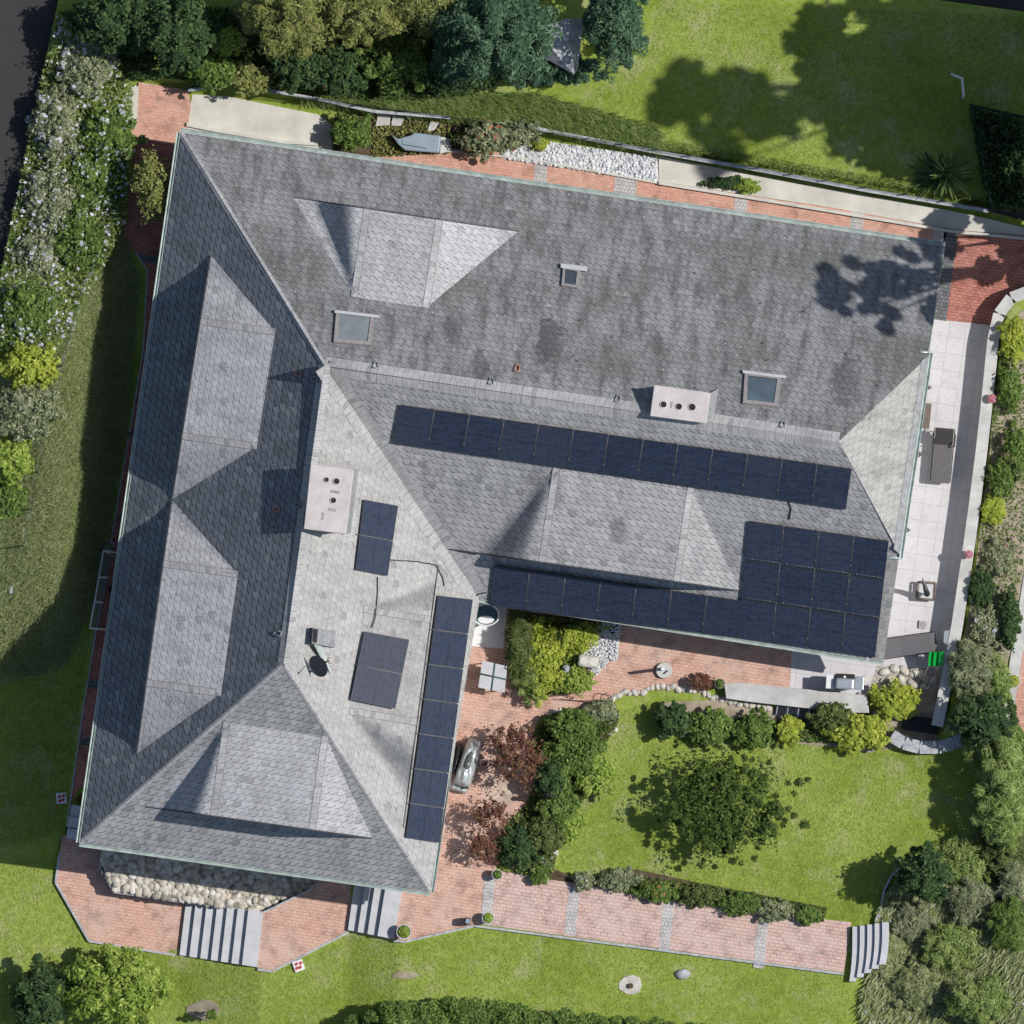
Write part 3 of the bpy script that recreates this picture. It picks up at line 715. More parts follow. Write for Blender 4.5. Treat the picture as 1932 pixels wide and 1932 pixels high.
# metal verge strips on both gable sides
for a, b, pl in ((Cc, B_, PN), (Dd, SEc, PS)):
    m = MB(); A, B = rpt(pl, a), rpt(pl, b); dirx = Vector((-0.99, 0.14, 0))
    wv = 0.05 if pl is PN else 0.42
    q = [A, B, B + dirx * wv, A + dirx * wv]
    for v in q: v.z = pl.z(v) + 0.02
    m.add(q + [v - Vector((0, 0, .1)) for v in q], [(0, 3, 2, 1), (0, 1, 5, 4), (2, 3, 7, 6), (1, 2, 6, 5), (3, 0, 4, 7), (4, 5, 6, 7)])
    o = m.build('verge', M['slate_pale'] if pl is PS else M['lead'], house)
    if pl is PS:
        uvl = o.data.uv_layers[0].data
        for lp in o.data.loops:
            v = o.data.vertices[lp.vertex_index].co; uvl[lp.index].uv = (v.x * 0.99 - v.y * .14, v.y + v.x * .14)
# half-hip lower lead strip
m = MB(); A, B = px(*Cc), px(*Dd); q = [A, B, B + PH.n * 0.28, A + PH.n * 0.28]
q = [A + PH.n * .01, B + PH.n * .01, px(1692, 1035) + Vector((-.1, 0, 0)), px(1745, 680) + Vector((-.1, 0, 0))]
for v in q: v.z = PH.z(v) + 0.018
m.add(q, [(0, 1, 2, 3)] if (q[1] - q[0]).cross(q[2] - q[0]).z > 0 else [(3, 2, 1, 0)]); m.build('flashing', M['lead'], house)

# dormers
DORM = []
M['darklead'] = plain('dark_lead', (0.05, 0.052, 0.055), 0.6, 0.3, 0, 0.2, 5)
def dormer(pl, F0, F1, fa, fb, depth, H0, mat, e0=1.0, e1=1.0, ns=60, sm0=0.6, sm1=0.6, glaze=True):
    """F0-F1: plan line of the front edge; fa/fb: fractions where the flat part starts/ends; depth in plan units"""
    A, B = px(*F0), px(*F1); L = (B - A).length; d = (B - A) / L; n = pl.n; D = depth / K; dl = H0 / D
    def U(t): return (t / fa) ** e0 if t < fa else ((1 - t) / (1 - fb)) ** e1 if t > fb else 1.0
    def HF(t, s_):
        u = U(t); us = min(1.0, max(0.0, s_ / D)); k_ = sm0 if t < fa else sm1
        if us >= u or us >= 1: return 0.0
        w_ = (u - us) / (1 - us)
        w2 = min(1.0, max(0.0, (w_ - .22) / .62)) if k_ > .95 else w_
        return H0 * (1 - us) * ((1 - k_) * w_ + k_ * (w2 * w2 * (3 - 2 * w2)))
    def H(t): return HF(t, 0.0)
    m = MB(); rows = 12; ts = [i / ns for i in range(ns + 1)]
    vs = []; uvs = []
    for t in ts:
        p0 = A + d * (t * L)
        for k in range(rows + 1):
            s_ = D * U(t) * k / rows
            p = p0 + n * s_; p.z = pl.z(p) + HF(t, s_) + 0.012
            if k == rows: p.z = pl.z(p) + 0.004
            vs.append(p); uvs.append((pl.uv(p)[0], pl.uv(p)[1]))
    fs = []; fu = []
    w_ = rows + 1
    up = (d.cross(n)).z > 0
    for i in range(ns):
        for k in range(rows):
            f = (i * w_ + k, (i + 1) * w_ + k, (i + 1) * w_ + k + 1, i * w_ + k + 1)
            if not up: f = tuple(reversed(f))
            fs.append(f); fu.append([uvs[q] for q in f])
    m.add(vs, fs, fu, smooth=True)
    o = m.build('dormer', mat, house)
    # eave lip, then the dark glazed front set back under it
    lip = MB(); v2 = []
    for t in ts:
        p0 = A + d * (t * L); h = H(t); z = pl.z(p0) + h + 0.012
        th = min(0.09, h)
        v2 += [p0 + Vector((0, 0, z)), p0 + Vector((0, 0, z - th - 0.02)), p0 + n * 0.25 + Vector((0, 0, z - th - 0.02 + 0.03))]
    fs = []
    for i in range(ns):
        a = i * 3; b = a + 3
        fs += [(a, b, b + 1, a + 1) if not up else (a + 1, b + 1, b, a), (a + 1, b + 1, b + 2, a + 2) if not up else (a + 2, b + 2, b + 1, a + 1)]
    lip.add(v2, fs); lip.build('dormer_eave', M['darklead'], o)
    for tc in (fa, fb):
        sm = MB(); hw = .11 / L; a4 = []; u4 = []
        for k in range(13):
            s_ = D * k / 12
            for tt in (tc - hw, tc + hw):
                p = A + d * (tt * L) + n * s_; p.z = pl.z(p) + HF(tt, s_) + 0.030; a4.append(p); u4.append((0.0 if tt < tc else .22, s_))
        fs = [((2 * k, 2 * k + 1, 2 * k + 3, 2 * k + 2) if up else (2 * k + 2, 2 * k + 3, 2 * k + 1, 2 * k)) for k in range(12)]
        sm.add(a4, fs, [[u4[q] for q in f] for f in fs]); sm.build('seam_course', M['slate_edge'], o)
        for e_ in (0, 1):
            sm = MB(); sm.tube([a4[2 * k + e_] - Vector((0, 0, .012)) for k in range(13)], .009, 4); sm.build('seam_joint', M['darklead'], o)
    dg = MB(); v4 = []
    for t in ts:
        p0 = A + d * (t * L); z = pl.z(p0) + H(t)
        v4 += [p0 + n * .01 + Vector((0, 0, z + .018)), p0 - n * .035 + Vector((0, 0, z + .010)), p0 - n * .035 + Vector((0, 0, z - .02))]
    fs = []
    for i in range(ns):
        a = i * 3; b = a + 3
        for e_, f_ in ((0, 1), (1, 2)):
            fs.append((a + f_, b + f_, b + e_, a + e_) if up else (a + e_, b + e_, b + f_, a + f_))
    dg.add(v4, fs); dg.build('edge_shade_strip', M['darklead'], o)  # thin dark strip painted as the shadow line along the front edge
    fr = MB(); v3 = []
    for t in ts:
        p0 = A + d * (t * L) + n * 0.2; h = HF(t, 0.2)
        v3 += [p0 + Vector((0, 0, pl.z(p0) + h)), p0 + Vector((0, 0, pl.z(p0) - 0.02))]
    fs = [(2 * i, 2 * i + 1, 2 * i + 3, 2 * i + 2) if up else (2 * i + 2, 2 * i + 3, 2 * i + 1, 2 * i) for i in range(ns)]
    fr.add(v3, fs); fr.build('dormer_front', M['glass'] if glaze else M['dark'], o)
    def surf(X, Y, h=0.0):
        p = px(X, Y); q = p - A; t = q.dot(d) / L; s_ = q.dot(n); z = pl.z(p)
        if 0 < t < 1 and s_ >= 0: z += HF(t, s_)
        return Vector((p.x, p.y, z + h))
    DORM.append(surf); return surf
dN = dormer(PN, (553, 373), (977, 437), 0.33, 0.65, 168, 1.40, M['slate_spot'], sm0=1.0, sm1=0.4)
dW1 = dormer(PW, (398, 482), (325, 942), 0.27, 0.74, 142, 1.20, M['slate_spot'], sm0=0.7, sm1=0.9)
dW2 = dormer(PW, (325, 944), (258, 1422), 0.25, 0.72, 142, 1.20, M['slate_spot'], sm0=0.8, sm1=0.9)
dS = dormer(PSS, (275, 1521), (702, 1581), 0.30, 0.735, 178, 1.45, M['slate_spot'], sm0=1.0, sm1=0.6)
dE = dormer(PS, (862, 1037), (1397, 1114), 0.30, 0.775, 180, 1.55, M['slate'], sm0=1.0, sm1=0.5)
dC = dormer(PE, (826, 1066), (760, 1560), 0.21, 0.60, 128, 1.25, M['slate_pale'], sm0=1.0, sm1=1.0, glaze=False)

# solar panels: glass > frame, clamps
def solar(q, hf, flip=False):
    """q: four plan corners; hf(X, Y) -> point on the roof"""
    P = [hf(*c) for c in q]
    c = sum(P, Vector()) / 4; nrm = (P[1] - P[0]).cross(P[3] - P[0]).normalized()
    if nrm.z < 0: nrm = -nrm
    P = [p + nrm * 0.11 for p in P]; c = c + nrm * 0.11
    # make it planar
    P = [p - nrm * (p - c).dot(nrm) for p in P]
    def shrink(k): return [p + (c - p).normalized() * k for p in P]
    O = shrink(0.022); I_ = shrink(0.045)
    uv = [(0, 1), (1, 1), (1, 0), (0, 0)]
    if flip: uv = [(0, 0), (0, 1), (1, 1), (1, 0)]
    m = MB(); f = (0, 1, 2, 3); u = [uv[0], uv[1], uv[2], uv[3]]
    if (P[1] - P[0]).cross(P[2] - P[0]).dot(nrm) < 0: f = f[::-1]; u = u[::-1]
    m.add(I_, [f], [u]); g = m.build('solar_panel', M['solar'], house)
    fr = MB(); th = nrm * 0.035; up = nrm * 0.006
    vs = [p + up for p in O] + [p + up for p in I_] + [p - th for p in O]
    fs = []
    for i in range(4):
        j = (i + 1) % 4; fs += [(i, j, j + 4, i + 4), (j, i, i + 8, j + 8)]
    fs.append((8, 9, 10, 11)); fr.add(vs, fs); fr.build('frame', M['solar_frame'], g)
    return g, P, nrm
def lerp(a, b, t): return (a[0] + (b[0] - a[0]) * t, a[1] + (b[1] - a[1]) * t)
def array(TL, TR, BR, BL, nx, ny, hf, flip=False, skip=()):
    pts = {}
    for i in range(nx + 1):
        for j in range(ny + 1):
            pts[i, j] = lerp(lerp(TL, TR, i / nx), lerp(BL, BR, i / nx), j / ny)
    for i in range(nx):
        for j in range(ny):
            if (i, j) in skip: continue
            solar([pts[i, j], pts[i + 1, j], pts[i + 1, j + 1], pts[i, j + 1]], hf, flip)
    def rail(p0, p1):
        a, b = hf(*p0), hf(*p1); c = MB(); c.tube([a + Vector((0, 0, .118)), b + Vector((0, 0, .118))], 0.017, 4); r_ = c.build('mounting_rail', M['alu'], house)
        for s_ in (0.2, 0.8):
            q = hf(*lerp(p0, p1, s_)) + Vector((0, 0, 0.16)); c = MB(); c.box(q, (0.034, 0.034, 0.02), -TH); c.build('clamp', M['alu'], r_)
    if not flip:
        for i in range(1, nx):
            for j in range(ny): rail(pts[i, j], pts[i, j + 1])
        for i in range(nx):
            for j in range(1, ny): rail(pts[i, j], pts[i + 1, j])
    else:
        for j in range(1, ny): rail(pts[0, j], pts[1, j])
array((755, 760), (1608, 881), (1597, 959), (741, 833), 13, 1, lambda X, Y: PS.at(X, Y))
array((1413, 979), (1678, 1017), (1652, 1238), (1392, 1200), 4, 3, lambda X, Y: PS.at(X, Y))
array((933, 1062), (1402, 1130), (1392, 1200), (924, 1140), 7, 1, lambda X, Y: PS.at(X, Y))
array((822, 1122), (889, 1130), (825, 1590), (761, 1580), 1, 7, lambda X, Y: PE.at(X, Y), True)
array((682, 941), (748, 953), (728, 1087), (666, 1075), 1, 2, lambda X, Y: PE.at(X, Y), True)
array((686, 1190), (772, 1206), (745, 1338), (659, 1320), 1, 2, lambda X, Y: dC(X, Y, 0.0), True)

# chimneys
def chimney(q, ztop, holes, rects, pl_list, clad=0.0):
    m = MB(); P = [px(*p)[:2] for p in q]
    c = (sum(p[0] for p in P) / 4, sum(p[1] for p in P) / 4)
    inner = [(c[0] + (p[0] - c[0]) * 0.93, c[1] + (p[1] - c[1]) * 0.93) for p in P]
    m.prism(inner, ZE + 2, ztop - 0.12); body = m.build('chimney', M['chimney_clad'], house)
    t = MB(); t.prism(P, ztop - 0.12, ztop); t.build('cap', M['chimney'], body, bevel=0.03)
    for X, Y, r in holes:
        g = MB(); p = px(X, Y); g.cyl(p, r, r, ztop - 0.02, ztop + 0.012, 20)
        g.build('flue', M['dark'], body)
        g = MB(); rr = r + 0.02
        for k in range(20):
            a, b = 2 * math.pi * k / 20, 2 * math.pi * (k + 1) / 20
            g.prism([(p.x + r * math.cos(a), p.y + r * math.sin(a)), (p.x + rr * math.cos(a), p.y + rr * math.sin(a)), (p.x + rr * math.cos(b), p.y + rr * math.sin(b)), (p.x + r * math.cos(b), p.y + r * math.sin(b))], ztop - .01, ztop + 0.03)
        g.build('flue_rim', M['chimney'], body)
    for X, Y, a, b in rects:
        g = MB(); g.box(px(X, Y, ztop + 0.003), (a, b, 0.012), -TH); g.build('vent_slot', M['lead'], body)
zr = ZE + RISE
chimney([(586, 876), (668, 886), (653, 1008), (573, 998)], zr + 0.62, [(616, 905, .075), (635, 908, .095), (629, 944, .09)], [(632, 928, .30, .09), (627, 962, .25, .09), (609, 974, .09, .24)], None)
chimney([(1234, 726), (1341, 741), (1333, 799), (1226, 785)], zr + 0.42, [(1252, 763, .10), (1281, 767, .10), (1306, 768, .11)], [(1267, 764, .07, .22)], None)
for q, pl in (([(668, 886), (676, 884), (662, 1004), (653, 1008)], PE), ([(1341, 741), (1356, 733), (1348, 780), (1333, 800)], PN)):
    m = MB(); v = [pl.at(*p, 0.04) for p in q]; v[0].z += .25; v[3].z += .25
    f = (0, 1, 2, 3) if (v[1] - v[0]).cross(v[2] - v[0]).z > 0 else (3, 2, 1, 0)
    m.add(v, [f]); m.build('chimney_apron', M['lead'], house)

# skylights
def skylight(q, pl, glass, top_flash=None, h=0.10, fw=0.13):
    P = [pl.at(*p) for p in q]; c = sum(P, Vector()) / 4; n = pl.nrm
    ex = (P[1] - P[0]).normalized(); ey = (P[3] - P[0]).normalized()
    O = [p + n * h for p in P]
    I_ = [O[0] + (ex + ey) * fw * .8, O[1] + (-ex + ey) * fw, O[2] + (-ex - ey) * fw, O[3] + (ex - ey) * fw]
    m = MB(); lo = [p - n * 0.05 for p in P]
    fs = []
    for i in range(4):
        j = (i + 1) % 4; fs += [(i, j, j + 4, i + 4), (j, i, i + 8, j + 8)]
    if (O[1] - O[0]).cross(O[3] - O[0]).z < 0: fs = [f[::-1] for f in fs]
    m.add(O + I_ + lo, fs); fr = m.build('skylight', M['skyframe'], house)
    g = MB(); Ig = [p - n * 0.03 for p in I_]; f = (0, 1, 2, 3)
    if (Ig[1] - Ig[0]).cross(Ig[3] - Ig[0]).z < 0: f = f[::-1]
    g.add(Ig, [f]); g.build('glass', glass, fr)
    if top_flash:
        g = MB(); v = [pl.at(*p, 0.13) for p in top_flash]; f = (0, 1, 2, 3)
        if (v[1] - v[0]).cross(v[3] - v[0]).z < 0: f = f[::-1]
        g.add(v + [a - Vector((0, 0, .1)) for a in v], [f] + ([(0, 4, 5, 1), (1, 5, 6, 2), (2, 6, 7, 3), (3, 7, 4, 0)])); g.build('flashing', M['lead_pale'], fr)
M['skyframe'] = plain('skylight_frame', (0.30, 0.275, 0.27), 0.5, 0.4, 0.1, 0.2, 9)
M['lead_pale'] = plain('pale_flashing', (0.52, 0.53, 0.55), 0.5, 0.4, 0.1, 0.12, 5)
M['glass_sky'] = plain('dusty_skylight_glass', (0.20, 0.22, 0.235), 0.12, 0.6, 0, 0.2, 2)
M['glass_blue'] = plain('blue_skylight_glass', (0.085, 0.115, 0.14), 0.08, 0.7, 0, 0.25, 1.2)
skylight([(634, 588), (707, 596), (700, 654), (629, 648)], PN, M['glass_sky'], [(632, 585), (716, 595), (715, 600), (631, 590)])
skylight([(1062, 507), (1094, 512), (1090, 546), (1059, 541)], PN, M['glass'], [(1058, 497), (1108, 503), (1108, 512), (1058, 505)], fw=0.09)
skylight([(1405, 706), (1474, 713), (1467, 770), (1401, 763)], PN, M['glass_blue'], [(1401, 698), (1484, 709), (1483, 714), (1402, 704)])

# snow/ladder hooks on the roof
def hook(X, Y, pl, rust=False, s=1.0):
    m = MB(); p = pl.at(X, Y, 0.03); d = -pl.n; e = Vector((-d.y, d.x, 0)); zz = Vector((0, 0, 1))
    a, b, c = p + e * .11 * s, p - e * .11 * s, p + d * .20 * s
    for v in (a, b, c): v.z = pl.z(v) + 0.06
    m.tube([a, b], 0.022); m.tube([a + e * -.02, c + e * .05], 0.02); m.tube([b + e * .02, c - e * .05], 0.02)
    m.tube([c + e * .05, c - e * .05], 0.02)
    m.build('roof_hook', M['terracotta'] if rust else M['lead'], house)
for X, Y, pl, ru in ((708, 694, PN, 0), (926, 725, PN, 0), (975, 700, PN, 1), (1165, 758, PN, 0), (1476, 806, PN, 0), (600, 716, PW, 0), (568, 706, PW, 1), (530, 1196, PW, 0), (566, 953, PW, 0), (527, 962, PW, 1), (522, 996, PW, 0)):
    hook(X, Y, pl, bool(ru))
# small nails / slate hooks scattered
for k in range(26):
    X, Y = random.uniform(1050, 1700), random.uniform(420, 740)
    if Y < 400 + (X - 1000) * .14 + 30: continue
    m = MB(); p = PN.at(X, Y, 0.03); m.tube([p, p + Vector((.03, .05, .03)), p + Vector((.05, .0, .02))], 0.012, 5)
    m.build('slate_hook', M['black'], house)
# cables lying on the roof
def cable(pts, surf, r=0.018):
    m = MB(); q = []
    for (a, b), (c, d) in zip(pts[:-1], pts[1:]):
        for k in range(5):
            X, Y = lerp((a, b), (c, d), k / 5); p = surf(X + random.uniform(-.6, .6), Y + random.uniform(-.6, .6)); p.z += 0.045; q.append(p)
    m.tube(q, r, 5); m.build('cable', M['black'], house)
cable([(735, 1056), (790, 1060), (822, 1066), (836, 1090), (838, 1110)], lambda X, Y: dC(X, Y))
cable([(712, 1088), (712, 1130), (708, 1165), (700, 1190)], lambda X, Y: dC(X, Y))
cable([(1487, 944), (1493, 960), (1488, 985)], lambda X, Y: PS.at(X, Y))
cable([(848, 1036), (880, 1042), (905, 1047)], lambda X, Y: dE(X, Y))
cable([(890, 1130), (905, 1120), (922, 1117)], lambda X, Y: PS.at(X, Y))

# roof hatch with its open lid and the satellite dish
m = MB(); pp = [(590, 1184), (634, 1190), (632, 1222), (588, 1214)]
v = [PE.at(*p, 0.10) for p in pp]; v[0].z += .30; v[3].z += .34; v[2].z += .05
lo = [PE.at(*p, -0.02) for p in pp]
m.add(v + lo, [(0, 3, 2, 1), (0, 1, 5, 4), (1, 2, 6, 5), (2, 3, 7, 6), (3, 0, 4, 7)])
o = m.build('roof_hatch', M['lead'], house)
m = MB(); v = [PE.at(*p, 0.13) for p in [(592, 1186), (600, 1187), (598, 1213), (590, 1211)]]
for a in v: a.z += .32
m.add(v, [(0, 3, 2, 1)]); m.build('hatch_opening', M['dark'], o)
m = MB(); v = [PE.at(*p, 0.12) for p in [(592, 1216), (606, 1218), (619, 1250), (628, 1272), (608, 1246)]]
v[0].z += .2
m.add(v, [(0, 4, 3, 2, 1)]); m.build('flashing', M['gutter'], o)
dr = MB(); dc = PE.at(602, 1256, 0.55)
nd = Vector((-0.65, -0.45, 0.62)).normalized(); u_ = nd.cross(Vector((0, 0, 1))).normalized(); v_ = nd.cross(u_)
rings = []
for i in range(5):
    rr = 0.40 * i / 4; dd = 0.09 * (i / 4) ** 2
    rings.append([dc + nd * (dd - .05) + (u_ * math.cos(2 * math.pi * k / 24) * .95 + v_ * math.sin(2 * math.pi * k / 24) * 1.1) * rr for k in range(24)])
vs = [q for g in rings for q in g]; fs = [(i * 24 + k, i * 24 + (k + 1) % 24, (i + 1) * 24 + (k + 1) % 24, (i + 1) * 24 + k) for i in range(4) for k in range(24)]
dr.add(vs, fs, smooth=True); dish = dr.build('satellite_dish', plain('dish_grey', (0.10, 0.108, 0.11), 0.7), house)
m = MB(); m.tube([dc - nd * .03, PE.at(622, 1246, 0.0)], 0.025); m.build('dish_mast', M['black'], dish)
m = MB(); m.tube([dc - nd * .05 - v_ * .38, dc + nd * .42], 0.012); m.blob(dc + nd * .42, (.04, .04, .06)); m.build('feed_arm', M['black'], dish)
# round roof vent beside the dish
m = MB(); p = PE.at(624, 1246, 0.02); m.cyl(p, .11, .09, p.z - .05, p.z + .10, 16); m.build('roof_vent', M['chimney'], house)
# wall lamps under the gable eave
for X, Y in ((1740, 857), (1716, 1000), (1756, 731)):
    m = MB(); p = px(X, Y, 2.6); m.add([p + Vector((-.22, .17, 0)), p + Vector((-.22, -.17, 0)), p + Vector((.05, 0, .02)), p + Vector((-.2, 0, .16))], [(0, 1, 2), (0, 2, 3), (2, 1, 3), (1, 0, 3)])
    lp = m.build('wall_lamp', M['greymat'], house); m = MB(); m.tube([p + Vector((-.6, 0, .1)), p + Vector((-.15, 0, .1))], .02); m.build('lamp_bracket', M['black'], lp)

# ------------------------------------------------------------------ vegetation helpers
def fast_mesh(name, V, F, mat, parent=None, kind=None):
    """V (n,3) world, F (m,k) constant size faces"""
    V = np.asarray(V, float); F = np.asarray(F, np.int32)
    off = wloc(parent) if parent is not None else Vector(((V[:, 0].min() + V[:, 0].max()) / 2, (V[:, 1].min() + V[:, 1].max()) / 2, V[:, 2].min()))
    V = V - np.array(off)
    me = bpy.data.meshes.new(name); k = F.shape[1]
    me.vertices.add(len(V)); me.vertices.foreach_set('co', V.ravel())
    me.loops.add(F.size); me.loops.foreach_set('vertex_index', F.ravel())
    me.polygons.add(len(F)); me.polygons.foreach_set('loop_start', np.arange(0, F.size, k, dtype=np.int32))
    me.update(calc_edges=True); me.materials.append(mat)
    o = bpy.data.objects.new(name, me); C.objects.link(o)
    if parent is not None: o.parent = parent
    else: o.location = off
    if kind: o['kind'] = kind
    return o
def rand_unit(n):
    v = rng.normal(size=(n, 3)); return v / np.linalg.norm(v, axis=1, keepdims=True)
def leaf_geo(P, size, up=0.5, asp=0.55, outward=None):
    n = len(P); d = rand_unit(n)
    nn = rand_unit(n) * (1 - up) + np.array([0, 0, 1.0]) * up
    if outward is not None: nn = nn + outward * 0.5
    nn /= np.linalg.norm(nn, axis=1, keepdims=True)
    a = np.cross(nn, d); a /= np.linalg.norm(a, axis=1, keepdims=True) + 1e-9; b = np.cross(nn, a)
    s = (size * rng.uniform(0.45, 1.6, n))[:, None]
    V = np.stack([P - a * s, P + b * s * asp + nn * s * .12, P + a * s, P - b * s * asp + nn * s * .12], 1).reshape(-1, 3)
    return V, np.arange(4 * n).reshape(n, 4)
def clump_points(cl, n, hollow=0.55):
    cl = np.asarray(cl, float); w_ = (cl[:, 3] * cl[:, 4] * cl[:, 5]) ** 0.67; w_ /= w_.sum()
    k = rng.choice(len(cl), n, p=w_); u = rand_unit(n); r = (hollow + (1 - hollow) * rng.random(n) ** 0.6)[:, None]
    u[:, 2] = np.where(u[:, 2] < -0.3, -u[:, 2], u[:, 2])
    return cl[k, :3] + u * r * cl[k, 3:6], u
def clumps(X, Y, rx, ry, z0, z1, n, cr, flat=0.75, edge=0.25):
    """n leaf clumps filling an ellipsoid between z0 and z1"""
    out = []; c = px(X, Y); rx /= K; ry /= K; rz = (z1 - z0) / 2; zc = (z0 + z1) / 2
    while len(out) < n:
        v = rng.uniform(-1, 1, 3); l = np.linalg.norm(v)
        if l > 1 or l < 0.15: continue
        s = cr * rng.uniform(0.6, 1.3) * (1 - edge * l)
        out.append((c.x + v[0] * max(rx - s * .35, .01), c.y + v[1] * max(ry - s * .35, .01), zc + v[2] * max(rz - s * .5, .01), s, s, s * flat))
    return out
def trunk_mesh(root, X, Y, z0, z1, r, targets, mat='bark'):
    m = MB(); b = px(X, Y, z0 - 0.1); top = px(X, Y, z0 + (z1 - z0) * 0.55) + Vector((random.uniform(-.1, .1), random.uniform(-.1, .1), 0))
    m.tube([b, (b + top) / 2 + Vector((random.uniform(-.05, .05), random.uniform(-.05, .05), 0)), top], r, 8, r * .6)
    for t in targets:
        e = Vector(t[:3]); mid = (top * .5 + e * .5) + Vector((0, 0, -.1 * (e - top).length)); s0 = b + (top - b) * random.uniform(.6, 1.0)
        m.tube([s0, mid, e], r * .45, 6, r * .10)
    return m.build('trunk', M[mat], root)
def plant(name, label, cat, X, Y, rx, ry, h, mat, nleaf=2500, size=0.07, ncl=14, cr=None, z0=None, lift=0.12, trunk=0.04, group=None, blossom=None, up=0.5, asp=0.55, hollow=0.5, extra=None, nlimb=6, cup=False):
    """bush or tree: > crown, trunk (, blossom)"""
    zb = Tz(X, Y) if z0 is None else z0
    root = empty(name, px(X, Y, zb), label, cat, group)
    size = size * 1.0; cr = (cr or (min(rx, ry) / K * 0.42)) * 0.72; ncl = int(ncl * 2.1); nleaf = int(nleaf * 1.5)
    cl = clumps(X, Y, rx, ry, zb + h * lift, zb + h, ncl, cr)
    for _ in range(max(2, ncl // 6)):
        a_ = random.uniform(0, 6.283); q_ = random.uniform(.92, 1.2); s_ = cr * random.uniform(.35, .7); c_ = px(X, Y)
        cl.append((c_.x + math.cos(a_) * q_ * rx / K, c_.y + math.sin(a_) * q_ * ry / K, zb + h * random.uniform(.25, .7), s_, s_, s_ * .7))
    if extra: cl += [(px(a, b).x, px(a, b).y, zb + z_, r_, r_ * .8, r_ * .6) for a, b, z_, r_ in extra]
    P, u = clump_points(cl, nleaf, hollow)
    nf = nleaf // 3; uf = rand_unit(nf); uf[:, 2] = np.abs(uf[:, 2]) * .9 - .1
    c0 = px(X, Y); rr = rng.uniform(.55, 1.04, nf)[:, None] * (1 + .14 * np.sin(np.arctan2(uf[:, 1], uf[:, 0]) * 5 + X) + .10 * np.sin(np.arctan2(uf[:, 1], uf[:, 0]) * 11 + Y))[:, None]
    Pf = np.array([c0.x, c0.y, zb + h * (lift + 1) / 2]) + uf * rr * np.array([rx / K, ry / K, h * (1 - lift) / 2])
    P = np.concatenate([P, Pf]); u = np.concatenate([u, uf])
    P[:, 2] = np.maximum(P[:, 2], zb + 0.02)
    V, F = leaf_geo(P, size, up, asp, u)
    fast_mesh('crown', V, F, G[mat], root)
    tg = sorted(cl, key=lambda c_: random.random())[:nlimb]
    trunk_mesh(root, X, Y, zb, zb + h * 0.8, trunk, tg)
    if blossom:
        bm_, nb, bs = blossom
        P, u = clump_points(random.sample(cl, max(3, len(cl) * 3 // 5)), nb, 0.9)
        P[:, 2] = np.maximum(P[:, 2], zb + 0.05)
        V, F = leaf_geo(P, bs, 0.75, 0.9, u); fast_mesh('blossom', V, F, G[bm_], root)
    return root
def blades(P, dirs, length, width, droop=0.6, seg=4):
    n = len(P); L = length * rng.uniform(.6, 1.25, n); W = width * rng.uniform(.7, 1.2, n); V = []
    side = np.stack([-dirs[:, 1], dirs[:, 0], np.zeros(n)], 1)
    for k in range(seg + 1):
        t = k / seg
        c = P + dirs * (L * t)[:, None] * np.array([1, 1, 0]) + np.array([0, 0, 1.0]) * (L * (dirs[:, 2] * t - droop * t * t))[:, None]
        ww = (W * (1 - t) ** .7 + .001)[:, None]; V += [c - side * ww, c + side * ww]
    V = np.stack(V, 1); m_ = 2 * (seg + 1); F = []
    base = np.arange(n) * m_
    for k in range(seg): F.append(np.stack([base + 2 * k, base + 2 * k + 1, base + 2 * k + 3, base + 2 * k + 2], 1))
    return V.reshape(-1, 3), np.concatenate(F)
def grass_clump(name, label, cat, X, Y, r, h, n, mat, spread=1.0, width=0.012, group=None, bias=(0, 0), z0=None, droop=0.7):
    zb = Tz(X, Y) if z0 is None else z0
    root = empty(name, px(X, Y, zb), label, cat, group)
    c = px(X, Y, zb); a = rng.uniform(0, 2 * np.pi, n); q = rng.random(n) ** .5 * r * .35 / K
    P = np.stack([c.x + np.cos(a) * q, c.y + np.sin(a) * q, np.full(n, zb)], 1)
    d = np.stack([np.cos(a) * spread + bias[0], np.sin(a) * spread + bias[1], np.full(n, h / (r / K) + droop * .6) * rng.uniform(.6, 1.1, n)], 1)
    hl = np.linalg.norm(d[:, :2], axis=1, keepdims=True); d = d / np.maximum(hl, .3)
    V, F = blades(P, d, r / K * .75, width, droop)
    V[:, 2] = np.maximum(V[:, 2], zb)
    fast_mesh('blades', V, F, G[mat], root); return root
def scatter(name, poly, n, size, mat, zr=(0.0, 0.12), up=0.5, asp=0.35, bl=False, length=0.25, zoff=0.0, dirb=(0, 0)):
    pts = []; A = np.array(poly, float); lo, hi = A.min(0), A.max(0)
    XY = rng.uniform(lo, hi, (n * 4, 2)); XY = XY[in_poly_v(XY[:, 0], XY[:, 1], poly)][:n]
    z = T(XY[:, 0], XY[:, 1]) + rng.uniform(zr[0], zr[1], len(XY)) + zoff
    P = np.stack([(XY[:, 0] - CX) / K, (CY - XY[:, 1]) / K, z], 1)
    if bl:
        a = rng.uniform(0, 2 * np.pi, len(P)); d = np.stack([np.cos(a) * .6 + dirb[0], np.sin(a) * .6 + dirb[1], rng.uniform(.6, 1.4, len(P))], 1)
        V, F = blades(P, d, length, size, .5, 3)
    else: V, F = leaf_geo(P, size, up, asp)
    return fast_mesh(name, V, F, G[mat], kind='stuff')

